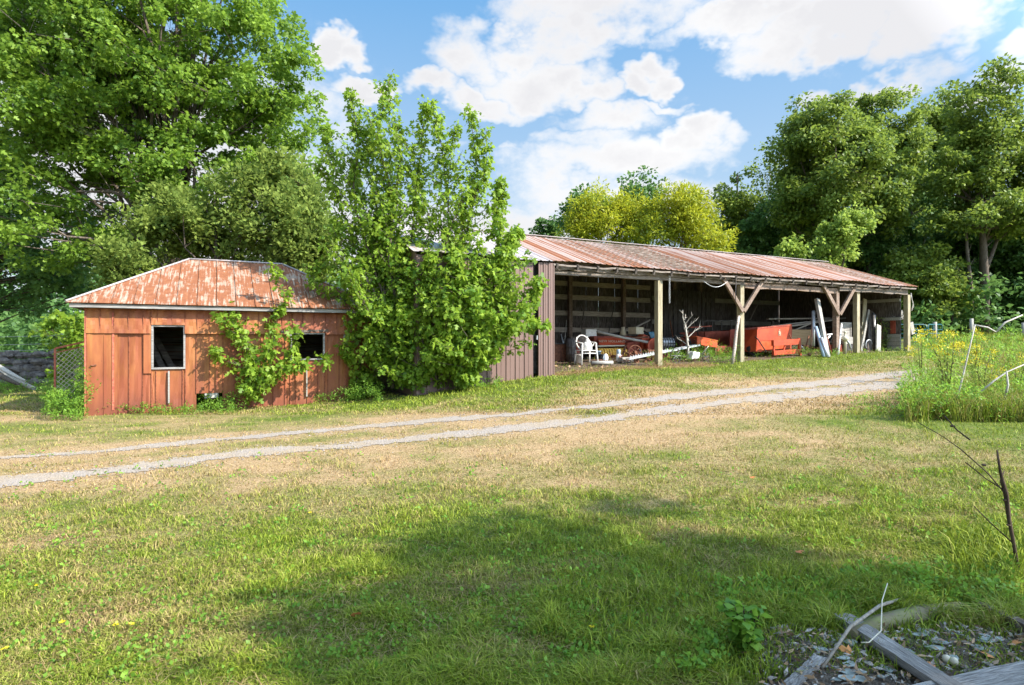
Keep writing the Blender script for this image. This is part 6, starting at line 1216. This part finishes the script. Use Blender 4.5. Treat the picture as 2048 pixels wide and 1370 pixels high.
for k, (px, py) in enumerate(((1915, 1248), (1985, 1262), (2030, 1302), (1705, 1318), (1870, 1355), (1990, 1330))):
    g = onD(px, py, .03); lv = Leaves(); lv.add(*leafcloud(np.array([g]), np.array([[rsd.normal(), rsd.normal(), .3]]), np.array([.055]), np.array([rsd.random()]), 'maple', rsd)); o = lv.build('fallen_leaf', M['redleaf'], None)
    tag(o, ['by the mossy log end', 'on the dark charred board', 'nearest the picture edge in the heap', 'on the narrow grey board near the crossing stick', 'between the two grey boards', 'above the widest board'][k].join(['orange fallen leaf ', '']), 'leaf', 'orange fallen leaves')
for k, (px, py, lab) in enumerate(((1500, 966, 'orange-brown fallen leaf alone on the open lawn'), (1592, 1120, 'brown fallen leaf in the shaded grass'), (700, 1250, 'reddish fallen leaf in the shade left of the lawn centre'))):
    g = G(px, py); lv = Leaves(); lv.add(*leafcloud(np.array([g+Z*.05]), np.array([[1., .3, .2]]), np.array([.06]), np.array([.5]), 'maple', rsd)); tag(lv.build('fallen_leaf', M['redleaf'], None), lab, 'leaf', 'orange fallen leaves')
# leafy broad plant
def broad(px, py, h_, lab, n, seed, size=.05):
    rs = np.random.default_rng(seed); g = G(px, py); t = thing('leafy_plant', lab, 'plant', g); mb = MB(); lv = Leaves(); Ps = []; Ds = []
    for k in range(n):
        a = rs.random()*2*math.pi; e = g+Vector((math.cos(a)*.13*rs.random(), math.sin(a)*.13*rs.random(), h_*rs.uniform(.6, 1.0))); mb.tube([g, g.lerp(e, .5)+Z*.02, e], [.005, .004, .002], 5)
        for u in np.linspace(.2, 1, 12):
            p_ = g.lerp(e, u)
            for s_ in range(2): b2 = rs.random()*6.28; Ps.append(p_); Ds.append((math.cos(b2), math.sin(b2), .15-.4*rs.random()))
    mb.build('stem', M['leaf_weed'] if False else M['brownstem'], t); N_ = len(Ps); lv.add(*leafcloud(np.array(Ps), np.array(Ds), size*(.6+.7*rs.random(N_)), rs.random(N_), 'oval', rs)); lv.build('foliage', M['leaf_weed'], t)
broad(1495, 1310, .24, 'bushy broad-leaved plant growing beside the heap of boards', 15, 3)
broad(902, 752, .35, 'low broad-leaved plant at the foot of the bushy young maple', 5, 4, .13)
# small flowers
def flowers(spots, mat, size, name, lab, rs, h_=.06):
    lv = Leaves()
    for px, py in spots:
        g = G(px, py); c_ = np.array(g)+np.array([0, 0, h_]); lv.add(*leafcloud(np.tile(c_, (9, 1)), np.c_[rs.normal(size=(9, 2)), np.full(9, .25)], np.full(9, size), rs.random(9), 'oval', rs))
    return tag(lv.build(name, M[mat], None), lab, 'flowers', kind='stuff')
flowers([(125, 1267), (263, 1272), (232, 1272), (1184, 1277), (10, 1322), (75, 1190), (620, 1040), (1560, 920)], 'flower', .018, 'lawn_flowers', 'tiny yellow flowers dotted over the lawn', rsd)
flowers([(230+rsd.uniform(0, 180), 812+rsd.uniform(0, 10)) for _ in range(26)]+[(390+rsd.uniform(-6, 8), 780) for _ in range(8)], 'wflower', .018, 'daisies', 'small white daisies along the foot of the hut', rsd, .22)
